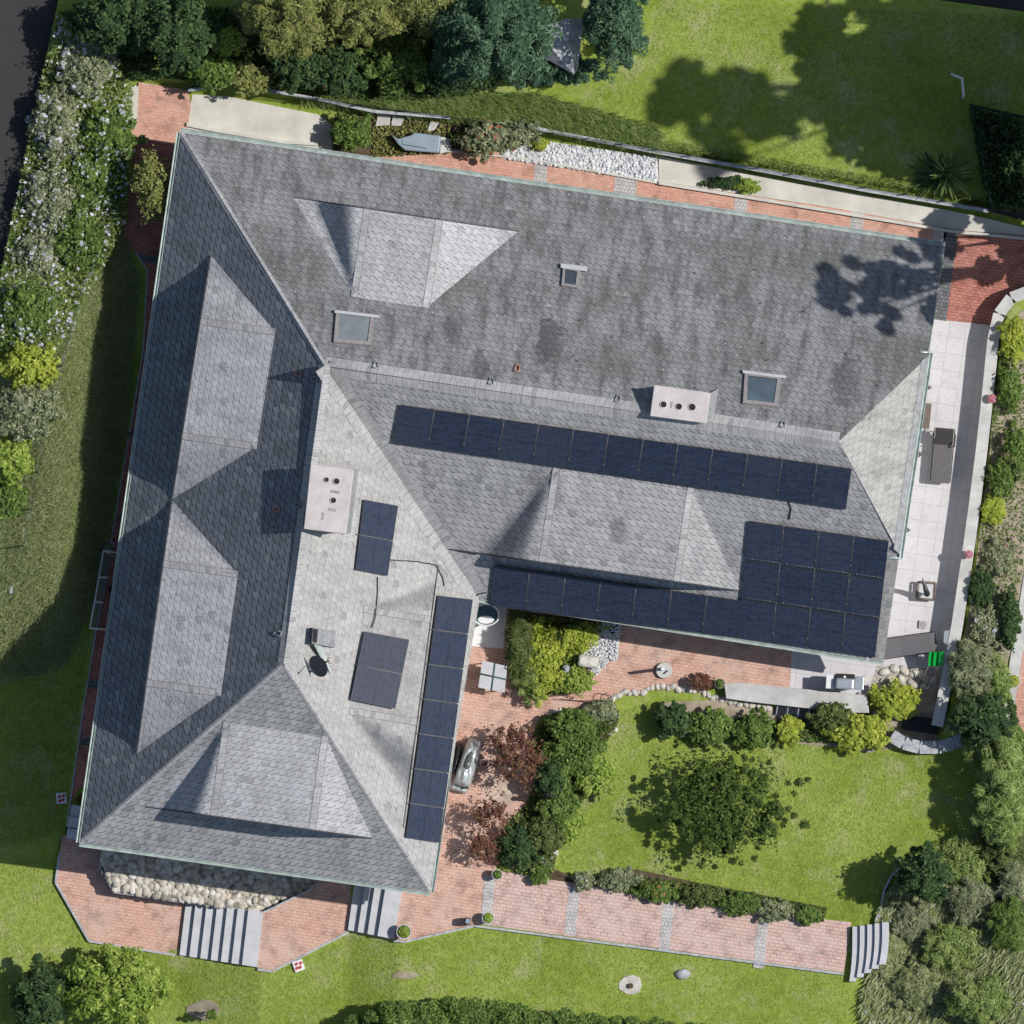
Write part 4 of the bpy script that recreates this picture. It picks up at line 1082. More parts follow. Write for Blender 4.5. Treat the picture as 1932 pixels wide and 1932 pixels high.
# ------------------------------------------------------------------ vegetation: north-west and north
WB = [('topmost white-blossomed shrub beside the dark trees', 165, 120, 50, 60), ('white-blossomed shrub next to the pale fork of the north-west path', 205, 255, 55, 55),
      ('white-blossomed shrub hugging the slanted plot edge, level with the orange paving', 105, 235, 45, 70), ('white-blossomed shrub beside the dark red west path, level with the roof corner', 175, 345, 58, 58),
      ('dense white-blossomed shrub against the plot edge below the paving level', 95, 370, 48, 66), ('half-bare blossoming shrub where the wire fence begins', 150, 455, 50, 56),
      ('white-flecked shrub in the row with dark gaps beneath it', 75, 490, 50, 60), ('lowest white-blossomed shrub cut by the left picture edge', 50, 590, 52, 52)]
for i, (lb, X, Y, rx, ry) in enumerate(WB):
    plant('blossoming_shrub', lb, 'shrub', X, Y, rx, ry, 1.0 + .15 * (i % 3), 'green' if i % 2 else 'grey', 4600, 0.06, 22, 0.34, blossom=('wblossom', 360 if i < 5 else 260, 0.06), group='white-blossomed shrubs along the western plot edge')
plant('tree', 'near-black leafy tree in the top left corner above the blossoming shrubs', 'tree', 232, 35, 85, 60, 2.8, 'dark', 9000, 0.075, 26, 0.5, trunk=.12)
plant('tree', 'dark round tree directly north of the orange paved square', 'tree', 330, 55, 75, 65, 3.6, 'dark', 8000, 0.07, 24, 0.45, trunk=.1)
plant('shrub', 'small bright green shrub beside the dark tree near the pale patio', 'shrub', 425, 78, 32, 26, 1.9, 'bright', 2200, 0.05, 10, 0.22)
plant('shrub', 'bushy mid-green shrub above the left half of the concrete patio', 'shrub', 400, 135, 48, 34, 1.4, 'green', 3400, 0.06, 14)
plant('shrub', 'low loose shrub with yellow tips at the patio boundary', 'shrub', 470, 150, 44, 30, 1.1, 'olive', 3000, 0.05, 14)
plant('conifer', 'broad olive conifer with feathery boughs at the top edge left of the cypress', 'tree', 545, 25, 90, 80, 5.0, 'olive', 15000, 0.075, 34, 0.50, trunk=.14, asp=.22)
plant('conifer', 'olive conifer bough hanging lowest between the two neighbouring crowns', 'tree', 690, 15, 85, 62, 4.6, 'olive', 12000, 0.075, 28, 0.45, trunk=.14, asp=.22)
plant('conifer', 'yellowish feathery conifer reaching the middle of the top edge', 'tree', 800, 0, 75, 60, 4.6, 'olive', 9000, 0.075, 24, 0.42, trunk=.14, asp=.22)
plant('conifer', 'huge dark blue-green cypress left of the grey shed roof', 'tree', 930, 65, 118, 92, 5.6, 'conifer', 17000, 0.085, 36, 0.55, trunk=.18, asp=.25)
plant('conifer', 'tall slim light-edged conifer right of the grey shed roof', 'tree', 1160, 45, 56, 90, 5.0, 'conifer', 9500, 0.085, 24, 0.38, trunk=.14, asp=.22)
plant('conifer', 'small dark conifer at the pointed foot of the cypress group', 'tree', 1050, 128, 75, 30, 2.0, 'conifer', 5200, 0.08, 18, 0.30, trunk=.08, asp=.25)
plant('shrub', 'dark green rounded shrub between the olive conifer and the wire fence', 'shrub', 565, 128, 52, 42, 1.8, 'dark', 4200, 0.06, 16)
plant('shrub', 'glossy bush under the lowest olive bough with small red berries', 'shrub', 645, 135, 42, 44, 1.8, 'dark', 3800, 0.055, 14, blossom=('rblossom', 60, 0.03))
plant('shrub', 'large mid-green bush left of the dark cypress', 'shrub', 745, 118, 62, 52, 2.0, 'green', 5600, 0.06, 18)
plant('shrub', 'darker low bush tucked at the left foot of the cypress', 'shrub', 840, 140, 52, 40, 1.6, 'dark', 4200, 0.06, 16)
plant('overhanging_tree', 'lime-tinted airy tree overhanging the dark red path beside the roof corner', 'tree', 288, 350, 38, 66, 2.5, 'olive', 3600, 0.045, 20, 0.24, lift=.45)
# west lawn bushes
plant('shrub', 'yellow-green bush at the left edge beside the green mesh fence', 'shrub', 55, 690, 58, 40, 1.5, 'yellow', 4200, 0.06, 14)
plant('shrub', 'pale loose bush in the middle of the left edge group', 'shrub', 45, 775, 62, 56, 1.6, 'grey', 5000, 0.06, 16)
plant('shrub', 'bright green bush at the left edge below the pale loose one', 'shrub', 22, 868, 40, 46, 1.3, 'bright', 3600, 0.06, 12)
plant('shrub', 'lowest dark-green bush of the left edge group', 'shrub', 12, 945, 36, 34, 1.1, 'green', 2600, 0.06, 10)
plant('bay_tree', 'dense bay-leaved bush in the lower left corner of the lawn', 'shrub', 215, 1862, 96, 72, 2.3, 'bright', 11000, 0.085, 28, 0.42, trunk=.08, asp=.35)
plant('bay_tree', 'dark bush behind the bay-leaved one at the bottom left edge', 'shrub', 75, 1880, 52, 60, 2.0, 'dark', 5200, 0.08, 16, 0.40, trunk=.07, asp=.35)
plant('sapling', 'slender staked sapling on the bare patch near the bottom edge', 'tree', 398, 1915, 10, 10, 0.9, 'green', 160, 0.05, 4, 0.10, trunk=.02)
# clipped hedge along the bottom edge
hp = [(650, 1955), (710, 1922), (780, 1905), (870, 1910), (960, 1918), (1060, 1928), (1170, 1938), (1290, 1948), (1420, 1962), (1560, 1980)]
hedge = empty('hedge', px(1000, 1940, Tz(1000, 1940)), 'long clipped dark hedge running along the bottom edge of the lawn', 'hedge')
cl = []
for (a, b), (c_, d_) in zip(hp[:-1], hp[1:]):
    for k in range(16):
        X, Y = lerp((a, b), (c_, d_), k / 16); p = px(X + random.uniform(-8, 8), Y + random.uniform(-12, 22)); cl.append((p.x, p.y, Tz(X, Y) + random.uniform(.7, 1.0), .34, .34, .34))
P, u = clump_points(cl, 52000, .6); V, F = leaf_geo(P, .045, .5, .5, u); fast_mesh('foliage', V, F, G['green'], hedge)
m = MB()
for (a, b), (c_, d_) in zip(hp[:-1], hp[1:]):
    p = px(*lerp((a, b), (c_, d_), .5)); m.tube([p + Vector((0, 0, -.4)), p + Vector((0, 0, .9))], .03, 6)
m.build('stems', M['bark'], hedge)
plant('young_tree', 'round-crowned young tree rising behind the hedge whose shade falls on the lawn', 'tree', 770, 1985, 80, 60, 3.4, 'green', 5200, 0.07, 20, 0.40, trunk=.08, lift=.3)

# ------------------------------------------------------------------ vegetation: courtyard and lawn beds
M['bed'] = M['soil']
drape('planting_bed', [(960, 1150), (1165, 1176), (1168, 1200), (1100, 1215), (1100, 1240), (1112, 1270), (1070, 1312), (1000, 1318), (962, 1290), (958, 1200)], 0.055, M['soil'], 0.08)
BED = [(1030, 1352), (1075, 1335), (1110, 1340), (1150, 1325), (1168, 1342), (1165, 1368), (1145, 1400), (1120, 1470), (1060, 1560), (1045, 1640), (1040, 1660), (985, 1650), (940, 1630), (936, 1600), (955, 1555), (990, 1520), (1010, 1480), (1000, 1400)]
drape('flower_bed', BED, 0.055, M['soil'], 0.08)
drape('lawn_border', [(1200, 1640), (1330, 1668), (1560, 1712), (1552, 1740), (1256, 1697), (1150, 1676), (1040, 1660), (1046, 1640), (1100, 1660)], 0.045, M['soil'], 0.08)
drape('rock_bed', [(1250, 1325), (1365, 1320), (1500, 1345), (1640, 1352), (1680, 1300), (1700, 1290), (1780, 1300), (1820, 1390), (1640, 1420), (1560, 1408), (1420, 1395), (1290, 1390)], 0.03, M['drysoil'], 0.08)
scatter('bed_undergrowth', BED, 9000, .045, 'green', (0, .3), .5, .5)
scatter('border_undergrowth', [(1150, 1645), (1330, 1668), (1560, 1712), (1556, 1738), (1256, 1700), (1110, 1670)], 6000, .035, 'green', (0, .2), .5, .5)
scatter('rock_bed_plants', [(1255, 1340), (1450, 1360), (1640, 1350), (1640, 1405), (1400, 1395), (1280, 1385)], 5200, .045, 'green', (0, .2), .5, .5)
scatter('courtyard_undergrowth', [(960, 1155), (1160, 1180), (1100, 1215), (1100, 1265), (1070, 1308), (1005, 1312), (964, 1285)], 5200, .045, 'bright', (0, .25), .5, .5)
plant('weeping_shrub', 'dark cascade of long weeping strands beside the pale table in the courtyard', 'shrub', 980, 1215, 24, 66, 1.3, 'hedge', 3600, .12, 18, .24, asp=.10, up=.6)
plant('weeping_shrub', 'pale green weeping shrub trailing to a point on the pink paving', 'shrub', 1008, 1262, 30, 56, 1.0, 'grassy', 3600, .11, 18, .24, asp=.12, up=.7)
plant('shrub', 'lime-green bush in the middle of the courtyard bed with trailing tip', 'shrub', 1022, 1245, 40, 72, 1.1, 'yellow', 4200, 0.05, 18, 0.24)
plant('shrub', 'low bright bush between the weeping shrub and the stone basin', 'shrub', 1082, 1285, 40, 26, 0.8, 'bright', 2600, 0.045, 12, 0.2)
plant('shrub', 'small yellowish bush under the solar eave beside the white gravel', 'shrub', 1085, 1205, 42, 26, 0.8, 'yellow', 2400, 0.045, 12, 0.2)
grass_clump('ornamental_grass', 'dark bent tuft of grass between eave and white gravel patch', 'grass tuft', 1062, 1185, 34, .8, 500, 'dark', bias=(.5, -.5), spread=.5)
plant('red_maple', 'airy red-leaved maple spreading over the paving beside the silver cover', 'tree', 975, 1428, 54, 64, 1.9, 'maple', 1700, 0.042, 26, 0.26, trunk=.035, lift=.45, hollow=.2)
plant('red_maple', 'smaller red-leaved maple lower down by the bend of the bed edge', 'tree', 930, 1545, 40, 34, 1.6, 'maple', 650, 0.04, 18, 0.22, trunk=.03, lift=.45, hollow=.2)
plant('red_maple', 'lowest and deepest red maple just above the dark round pot', 'tree', 912, 1600, 32, 32, 1.2, 'maple', 650, 0.04, 14, 0.20, trunk=.03, lift=.4, hollow=.2)
for lb, X, Y, rx, ry, h, mt in (('tall dark-edged bush on the north side of the kidney-shaped bed', 1080, 1372, 48, 30, 1.3, 'green'),
        ('wide mid-green bush in the centre of the kidney-shaped bed', 1080, 1425, 62, 46, 1.3, 'green'), ('lighter leafy bush on the lawn side of the bed', 1120, 1455, 38, 46, 1.0, 'bright'),
        ('narrow green bush where the bed turns down towards the pots', 1052, 1510, 38, 44, 1.0, 'green'), ('deep green bush behind the black garden figure', 1035, 1462, 30, 40, 1.4, 'dark'),
        ('small-leaved bush with violet tips near the stepping slabs', 1025, 1575, 40, 34, .9, 'hedge'), ('vivid dark bush at the bottom tip of the kidney-shaped bed', 975, 1600, 36, 40, 1.0, 'dark'),
        ('light green ground-hugging bush along the lawn edge of the bed', 1070, 1545, 28, 42, .6, 'bright'), ('grassy little bush at the top right corner of the bed', 1135, 1342, 26, 18, .6, 'grey')):
    plant('shrub', lb, 'shrub', X, Y, rx, ry, h, mt, int(rx * ry * 1.6) + 700, 0.05, 16, 0.26)
plant('apple_tree', 'wide tree crown with shade put into its dark leaves, alone on the central lawn', 'tree', 1368, 1518, 112, 104, 2.1, 'shade', 7000, 0.052, 60, 0.26, trunk=.07, lift=.45, hollow=.1, nlimb=14,  # crown spread and darkened so it reads as one with its shadow
      extra=[(1487, 1478, 1.7, .13), (1508, 1476, 1.7, .2), (1524, 1470, 1.7, .12), (1518, 1556, 1.7, .2), (1470, 1530, 2.2, .26), (1455, 1560, 2.1, .22)])
for lb, X, Y, rx, ry, h, mt in (('dark bush casting onto the lawn left in the row below the concrete wall', 1270, 1360, 34, 32, 1.1, 'dark'), ('broad mid-green bush second in the row below the concrete wall', 1340, 1372, 44, 34, .9, 'green'),
        ('rounded bush third in the row next to the metal grate', 1425, 1378, 36, 34, .9, 'green'), ('small yellow-green bush by the sandy gap', 1488, 1378, 22, 26, .7, 'yellow'),
        ('dark grey-green bush at the right end of the concrete wall', 1568, 1350, 38, 26, 1.0, 'hedge'), ('large lime-coloured leafy bush spilling onto the lawn', 1620, 1382, 62, 34, .9, 'yellow'),
        ('lime hosta-like bush just below the white boulders', 1690, 1322, 46, 34, .9, 'yellow')):
    plant('shrub', lb, 'shrub', X, Y, rx, ry, h, mt, int(rx * ry * 1.5) + 700, 0.06, 14, 0.26)
plant('potted_shrub', 'round reddish-green bush on the paving left of the concrete wall end', 'shrub', 1325, 1286, 24, 16, .7, 'maple', 900, 0.035, 8, .18)
for lb, X, Y, rx, ry, h, mt, bl in (('small round flowering bush above the path beside the dark pot', 1018, 1652, 18, 17, .5, 'green', ('pblossom', 50, .02)),
        ('pale bush with white tips at the lawn corner above the path', 1100, 1660, 20, 16, .5, 'grey', ('wblossom', 60, .03)), ('feathery green bush along the upper path edge, leftmost in the border', 1165, 1660, 40, 22, .6, 'grey', None),
        ('bush with bright red flowers on the upper path edge', 1240, 1682, 38, 20, .6, 'green', ('rblossom', 90, .03)), ('long mixed bush in the middle of the border above the path', 1320, 1690, 42, 20, .6, 'hedge', None),
        ('drooping green bush above the path just left of the pale rocks', 1395, 1706, 40, 22, .6, 'green', None), ('striped-leaf bush among pale rocks near the border end', 1462, 1718, 36, 20, .6, 'grey', None),
        ('last small bush of the border before the brick path ends', 1525, 1728, 24, 16, .5, 'green', None)):
    plant('border_bush', lb, 'shrub', X, Y, rx, ry, h, mt, int(rx * ry * 2) + 500, 0.04, 12, 0.18, blossom=bl)
# north boundary planting
plant('rose_bush', 'rose bush with red flowers between the blue-grey cover and the gravel', 'shrub', 915, 262, 48, 34, 1.2, 'grey', 3200, 0.05, 14, .25, blossom=('rblossom', 190, 0.04))
plant('rose_bush', 'looser rose bush with red flowers directly left of the white gravel', 'shrub', 975, 252, 42, 26, 1.1, 'grey', 2400, 0.05, 12, .22, blossom=('rblossom', 120, 0.04))
plant('box_ball', 'dense dark green ball-shaped bush right of the concrete patio', 'shrub', 664, 250, 36, 34, 1.2, 'green', 4200, 0.045, 14, .3)
plant('shrub', 'tiny yellow-green bush on the left end of the white gravel', 'shrub', 1018, 272, 15, 13, .5, 'yellow', 700, .04, 7, .13)
plant('creeping_plant', 'dark creeping plant spilling over the north walkway kerb', 'shrub', 1372, 345, 42, 11, .35, 'dark', 1500, .045, 12, .14)
plant('creeping_plant', 'green tuft at the right end of the creeping plant on the walkway', 'shrub', 1412, 352, 22, 14, .45, 'bright', 900, .045, 8, .14)
grass_clump('agave', 'spiky dark agave beside the fence in the upper right lawn corner', 'agave', 1762, 330, 46, .7, 60, 'dark', width=.05, bias=(-.3, .1))
grass_clump('agave', 'pale green spiky plant right of the dark agave', 'agave', 1795, 325, 52, .6, 70, 'grassy', width=.035, bias=(.7, .4))
for X, Y, k in ((1755, 180, 0),):
    pass
GL = [[(1165, 1345), (1260, 1312), (1330, 1330), (1440, 1395), (1640, 1420), (1860, 1420), (1850, 1560), (1740, 1600), (1660, 1680), (1640, 1745), (1560, 1725), (1200, 1640), (1050, 1640), (1065, 1560), (1150, 1400)],
      [(515, 1836), (660, 1765), (765, 1782), (900, 1752), (1256, 1798), (1592, 1842), (1620, 1932), (0, 1932), (0, 1620), (105, 1620), (103, 1670), (166, 1780), (340, 1806), (485, 1832)],
      [(1240, 0), (1932, 30), (1932, 395), (1860, 380), (1240, 275), (1040, 225), (1110, 180), (1230, 90)],
      [(225, 420), (262, 530), (240, 800), (190, 1060), (150, 1330), (118, 1570), (0, 1600), (0, 1100), (90, 800)]]
for gi, gp_ in enumerate(GL):
    scatter('grass', gp_, (42000, 42000, 42000, 40000)[gi], .034, 'turf', (0, .02), .8, .22)
scatter('boundary_grass', [(560, 175), (700, 175), (840, 170), (1010, 175), (1240, 240), (1240, 282), (1000, 238), (720, 208), (560, 190)], 9000, .012, 'grassy', (0, .05), bl=True, length=.38, dirb=(.5, -.3))
scatter('wall_foot_grass', [(1240, 262), (1860, 370), (1860, 386), (1240, 284)], 3500, .012, 'grassy', (0, .05), bl=True, length=.22)
scatter('undergrowth', [(115, 20), (1000, 0), (1000, 120), (900, 180), (700, 190), (420, 150), (230, 150), (115, 90)], 22000, .06, 'dark', (0, .35), .5, .5)
NWP = [(80, 140), (110, 20), (250, 160), (240, 420), (140, 600), (110, 660), (0, 660), (0, 525)]
scatter('hedge_bottom_litter', NWP, 26000, .085, 'grassy', (0, .7), .6, .18)
scatter('fallen_petals', NWP, 1100, .055, 'wblossom', (.3, .95), .7, .7)
scatter('rough_grass', [(90, 640), (225, 410), (262, 530), (240, 800), (180, 1130), (120, 1260), (0, 1290), (0, 980), (60, 800)], 60000, .016, 'pale', (0, .10), bl=True, length=.26)
# ------------------------------------------------------------------ vegetation: east bed and south-east hillside
EB = [('yellow-green bush topmost in the bed behind the eastern wall', 1912, 640, 26, 42, .8, 'yellow', None), ('low bush with green tips level with the first clay pot', 1906, 735, 24, 40, .7, 'green', None),
      ('bright bush with pink and red flowers behind the eastern wall', 1918, 850, 28, 44, .8, 'green', ('pblossom', 170, .035)), ('dark bush at the wall between flowers and bare soil', 1890, 905, 24, 34, .7, 'green', None),
      ('small yellowish bush on the dry soil behind the wall', 1876, 960, 22, 28, .5, 'yellow', None), ('pink-blossomed low bush level with the second clay pot', 1885, 1050, 30, 36, .5, 'grey', ('pblossom', 160, .035)),
      ('dark bush touching the wall below the second clay pot', 1852, 1110, 22, 34, .7, 'dark', None), ('silvery bush with white patches in the lower eastern bed', 1862, 1180, 30, 36, .7, 'grey', ('wblossom', 110, .05)),
      ('dark green hedge strip bordering the pale side path', 1905, 1165, 18, 60, 1.0, 'dark', None)]
for lb, X, Y, rx, ry, h, mt, bl in EB:
    plant('bed_bush', lb, 'shrub', X, Y, rx, ry, h, mt, int(rx * ry * 1.8) + 700, .045, 14, .2, blossom=bl)
drape('eastern_bed', [(1882, 625), (1960, 560), (1960, 1090), (1900, 1250), (1880, 1400), (1800, 1400), (1812, 1270), (1842, 1060), (1868, 850)], 0.03, M['drysoil'], 0.1)
scatter('bed_ground_cover', [(1884, 625), (1940, 600), (1940, 1000), (1900, 1240), (1820, 1250), (1845, 1060), (1868, 850)], 5200, .04, 'green', (0, .1), .6, .5)
plant('feathery_shrub', 'feathery grey-green plant fanning out below the eastern wall end', 'shrub', 1838, 1268, 44, 52, 1.2, 'grey', 4200, .12, 20, .26, asp=.12, up=.65)
plant('feathery_shrub', 'second feathery fan of foliage beside the pale side path', 'shrub', 1880, 1290, 28, 50, 1.1, 'grassy', 2600, .11, 14, .22, asp=.12, up=.65)
plant('shrub', 'deep green leafy bush with a black hollow below the feathery plants', 'shrub', 1850, 1355, 58, 46, 2.3, 'dark', 5200, .065, 18, .3)
plant('shrub', 'vivid green bush at the right edge above the yucca', 'shrub', 1905, 1405, 34, 40, 1.4, 'green', 3200, .065, 12, .28)
plant('willow_shrub', 'large feathery pale-leaved shrub drooping towards the lawn at the right edge', 'shrub', 1893, 1490, 48, 112, 2.6, 'grassy', 8000, .13, 30, .34, asp=.10, up=.7)
plant('willow_shrub', 'smaller feathery shrub beside the right end of the white stone rim', 'shrub', 1850, 1412, 34, 34, 1.2, 'grassy', 2400, .11, 14, .24, asp=.12, up=.7)
plant('columnar_conifer', 'dark narrow conifer at the foot of the hillside casting a round shade on the lawn', 'tree', 1742, 1650, 50, 46, 3.0, 'dark', 7500, .06, 20, .26, trunk=.06)
HS = [(1655, 1750), (1668, 1690), (1700, 1650), (1755, 1640), (1830, 1665), (1845, 1560), (1875, 1450), (1960, 1380), (1990, 2000), (1640, 2000), (1630, 1870), (1660, 1800)]
drape('hillside', HS, 0.03, M['meadow'], 0.1)
scatter('hillside_grass', HS, 60000, .013, 'cover', (0, .06), bl=True, length=.30, dirb=(-.15, -.5))
scatter('hillside_weeds', HS, 26000, .032, 'grey', (0, .18), .4, .35)
scatter('hillside_flowers', HS, 700, .04, 'wblossom', (.1, .3), .7, .6)
scatter('dry_hillside_blades', HS, 26000, .022, 'pale', (.05, .14), bl=True, length=.22, dirb=(-.6, -1.2))
for lb, X, Y, rx, ry, mt, h in (('loose dark shrub on the upper hillside near the right edge', 1895, 1600, 44, 52, 'hedge', 1.2), ('greyish shrub in the middle of the hillside', 1835, 1705, 48, 42, 'grey', .9),
        ('low green shrub on the hillside by the right edge', 1905, 1745, 36, 52, 'green', 1.0), ('bottom right corner shrub with coarse leaves', 1850, 1890, 62, 44, 'grassy', 1.1), ('pale feathery thicket on the hillside right of the dark conifer', 1818, 1625, 52, 46, 'grassy', 1.0), ('grey-leaved thicket along the right edge above the hillside', 1915, 1675, 30, 50, 'grey', 1.1), ('loose pale shrub low on the hillside near the bottom edge', 1740, 1860, 50, 46, 'pale', .7), ('straggly shrub by the foot of the white steps', 1675, 1800, 34, 46, 'pale', .5), ('mottled thicket in the centre of the lower hillside', 1800, 1790, 56, 44, 'grassy', .8), ('sparse shrub beside the curved white steps', 1725, 1740, 34, 40, 'grey', .6)):
    plant('wild_shrub', lb, 'shrub', X, Y, rx, ry, h, mt, int(rx * ry * 1.3) + 600, .085, 20, .26, asp=.16, up=.65)
# tall trees just outside the picture, known by the shade they throw
def shade_tree(label, X, Y, r, z0, z1, n, ncl, cr, leaf=0.16):
    zb = 0.4; root = empty('tall_tree', px(X, Y, zb), label, 'tree')
    cl = clumps(X, Y, r, r, z0, z1, ncl, cr)
    P, u = clump_points(cl, n, .2); V, F = leaf_geo(P, leaf, .4, .6, u); fast_mesh('crown', V, F, G['green'], root)
    trunk_mesh(root, X, Y, zb, z1, .22, cl[:10])
shade_tree('tall broad tree east of the upper lawn, outside the frame', 2125, 30, 150, 4.0, 13.0, 9500, 60, 1.0, .2)
shade_tree('second tall tree close to the upper plot corner, outside the frame', 2140, 130, 140, 5.0, 12.5, 6500, 50, .85, .18)
shade_tree('tallest tree far up the east side, outside the frame', 2260, 95, 120, 16.5, 21.0, 4000, 30, .65, .18)
shade_tree('mid-height tree behind the fence corner, outside the frame', 2105, 235, 115, 3.0, 9.5, 3800, 30, .65, .16)
shade_tree('round tree behind the others on the north-east, outside the frame', 2300, 20, 150, 8.5, 14.5, 10000, 36, 1.0, .2)
shade_tree('low tree right at the north-east corner, outside the frame', 2050, 60, 95, 1.5, 6.0, 7000, 24, .8, .18)
shade_tree('slim loose tree east of the roof corner, outside the frame', 2170, 470, 110, 9.5, 17.0, 3400, 46, .30)
shade_tree('leafy tree beside the eastern path, outside the frame', 2080, 430, 100, 3.0, 6.0, 2600, 14, .6)

# ------------------------------------------------------------------ walls, fences, rocks
kerb('garden_wall', [(1945, 548), (1908, 562), (1885, 592), (1874, 640), (1862, 760), (1852, 850), (1838, 960), (1824, 1060), (1806, 1180), (1785, 1290), (1768, 1370)], 0.0, 0.38, 0.78, M['concrete'], 'long pale concrete wall curving along the eastern terrace', 'wall')
M['fencegreen'] = plain('green_fence_wire', (0.05, 0.11, 0.09), 0.6, 0.4, 0.2, 0.2)
kerb('boundary_wall', [(355, 170), (450, 160), (600, 187), (705, 210), (850, 222)], 0.0, 0.10, 0.75, M['greyrock'], 'thin grey boundary wall behind the concrete patio', 'wall')
kerb('boundary_wall', [(1000, 240), (1240, 287), (1440, 322), (1640, 360), (1865, 398)], 0.0, 0.12, 0.62, M['greyrock'], 'long grey boundary wall between the upper lawn and the walkway', 'wall')
kerb('path_edge', [(845, 285), (1000, 300), (1240, 345)], 0.0, 0.06, 0.1, M['concrete_pale'])
kerb('walkway_edge', [(1243, 345), (1440, 377), (1560, 397), (1800, 437), (1932, 450)], 0.0, 0.10, 0.16, M['concrete_pale'])
kerb('patio_ridge', [(352, 235), (400, 245), (540, 268), (600, 272)], 0.0, 0.10, 0.12, M['concrete_pale'])
def fence(label, pts, h, every=1.1, mesh=0.10):
    root = empty('wire_fence', px(*pts[0], Tz(*pts[0])), label, 'fence'); wm = MB()
    for (a, b), (c_, d_) in zip(pts[:-1], pts[1:]):
        A, B = px(a, b, Tz(a, b)), px(c_, d_, Tz(c_, d_)); L = (B - A).length; n = max(1, int(L / every))
        for i in range(n):
            p = A.lerp(B, i / n); g = MB(); g.tube([p, p + Vector((0, 0, h + .05))], .025, 6); g.build('post', M['fencegreen'], root)
        for k in range(int(h / mesh) + 1): wm.tube([A + Vector((0, 0, k * mesh)), B + Vector((0, 0, k * mesh))], .006, 4)
        for i in range(int(L / .16)):
            p = A.lerp(B, i * .16 / L); wm.add([p + Vector((.004, 0, 0)), p + Vector((-.004, 0, 0)), p + Vector((-.004, 0, h)), p + Vector((.004, 0, h))], [(0, 1, 2, 3)])
    wm.build('wire_mesh', M['fencegreen'], root)
fence('green wire fence along the left side of the western lawn', [(222, 395), (150, 560), (118, 690), (85, 820), (60, 960), (30, 1100)], 1.1)
fence('dark green wire fence along the upper boundary wall', [(360, 160), (600, 186), (850, 220), (1240, 282), (1560, 340), (1862, 392)], 1.0)
fence('dark chain-link fence in the upper right corner', [(1830, 205), (1850, 260), (1858, 330), (1875, 400)], 1.3, .9)
kerb('fence_kerb', [(216, 410), (160, 545), (112, 700), (75, 850), (50, 980), (20, 1120)], 0.02, .10, .06, M['greyrock'], flat=False)
kerb('lawn_channel', [(252, 400), (236, 520), (215, 640), (202, 730)], 0.0, .03, .02, M['greyrock'], flat=False)
for i, (a, b) in enumerate((((75, 850), (66, 920)), ((45, 1160), (38, 1250)))):
    pass
m = MB(); m.tube([px(1795, 140, 1.5), px(1815, 148, 1.75), px(1818, 180, 1.4), px(1816, 185, .5)], .045, 8); m.build('bent_pipe', M['white'])
tag(bpy.data.objects['bent_pipe'], 'bent white pipe standing at the shaded lawn fence corner', 'pipe')
scatter('ivy', [(1830, 200), (1932, 225), (1940, 400), (1870, 395), (1850, 330)], 9000, .06, 'dark', (0, .7), .4, .5)
drape('netted_ground', [(1828, 195), (1960, 225), (1960, 425), (1866, 398), (1850, 320)], 0.04, M['void'], 0.05)
# side path right edge
drape('side_path', [(1960, 1060), (1932, 1085), (1905, 1250), (1888, 1390), (1960, 1380)], 0.07, M['concrete'], 0.2)
drape('side_paving', [(1960, 1200), (1930, 1230), (1915, 1330), (1905, 1390), (1960, 1380)], 0.076, M['brick_orange'], 0.2)
ORD = ['first', 'second', 'third', 'fourth', 'fifth', 'sixth', 'seventh', 'eighth', 'ninth', 'tenth', 'eleventh', 'twelfth', 'thirteenth', 'fourteenth', 'fifteenth', 'sixteenth', 'seventeenth', 'eighteenth', 'nineteenth']
def ordw(i):
    if i < 19: return ORD[i]
    t, o_ = divmod(i + 1, 10); w_ = ['', '', 'twent', 'thirt', 'fort', 'fift'][t]
    return w_ + 'ieth' if o_ == 0 else w_ + 'y-' + ORD[o_ - 1]
def rocks(name, spots, mat, label=None, cat='rock', group=None):
    spots = sorted(spots)
    for i, (X, Y, r) in enumerate(spots):
        m = MB(); z = Tz(X, Y); m.blob(px(X, Y, z + r * .15), (r, r * random.uniform(.6, .9), r * .55), 9, 6, .12, random.uniform(0, 3))
        o = m.build(name, mat); tag(o, label.replace('NTH', ordw(i)), cat, group)
sp = [(1668, 1268, .22), (1688, 1262, .2), (1706, 1266, .22), (1725, 1272, .2), (1742, 1276, .24), (1758, 1284, .22), (1700, 1282, .2), (1722, 1290, .22), (1745, 1296, .2), (1680, 1282, .18), (1630, 1282, .14)]
rocks('white_boulder', sp, M['rock'], 'NTH white rounded boulder from the left in the heap by the sandstone paving', 'rock', 'white boulders below the sandstone paving')
sp = [(1040 + 9 * k, 1345 - 4 * math.sin(k * .5) - (k * .5), .12) for k in range(7)] + [(1150 + 2 * k, 1322 + 8 * k, .12) for k in range(4)] + [(1160, 1376, .12), (1150, 1384, .1)]
rocks('edging_stone', sp, M['rock'], 'NTH pale rounded stone from the left edging the kidney-shaped bed', 'rock', 'stones edging the kidney-shaped bed')
sp = []
pl = [(1148, 1325), (1160, 1314), (1180, 1307), (1205, 1306), (1230, 1300), (1260, 1296), (1290, 1300), (1320, 1304), (1345, 1314), (1370, 1322), (1395, 1328), (1430, 1334), (1460, 1338)]
for (a, b), (c_, d_) in zip(pl[:-1], pl[1:]):
    for k in range(3): X, Y = lerp((a, b), (c_, d_), k / 3); sp.append((X, Y + random.uniform(-3, 3), random.uniform(.10, .15)))
rocks('lawn_edge_stone', sp, M['rock'], 'NTH small pale stone from the left in the curved upper lawn edging', 'rock', 'stones lining the upper lawn edge')
rocks('rock', [(1478, 1712, .2)], M['rock'], 'flat pale rock in the path border left of its end')
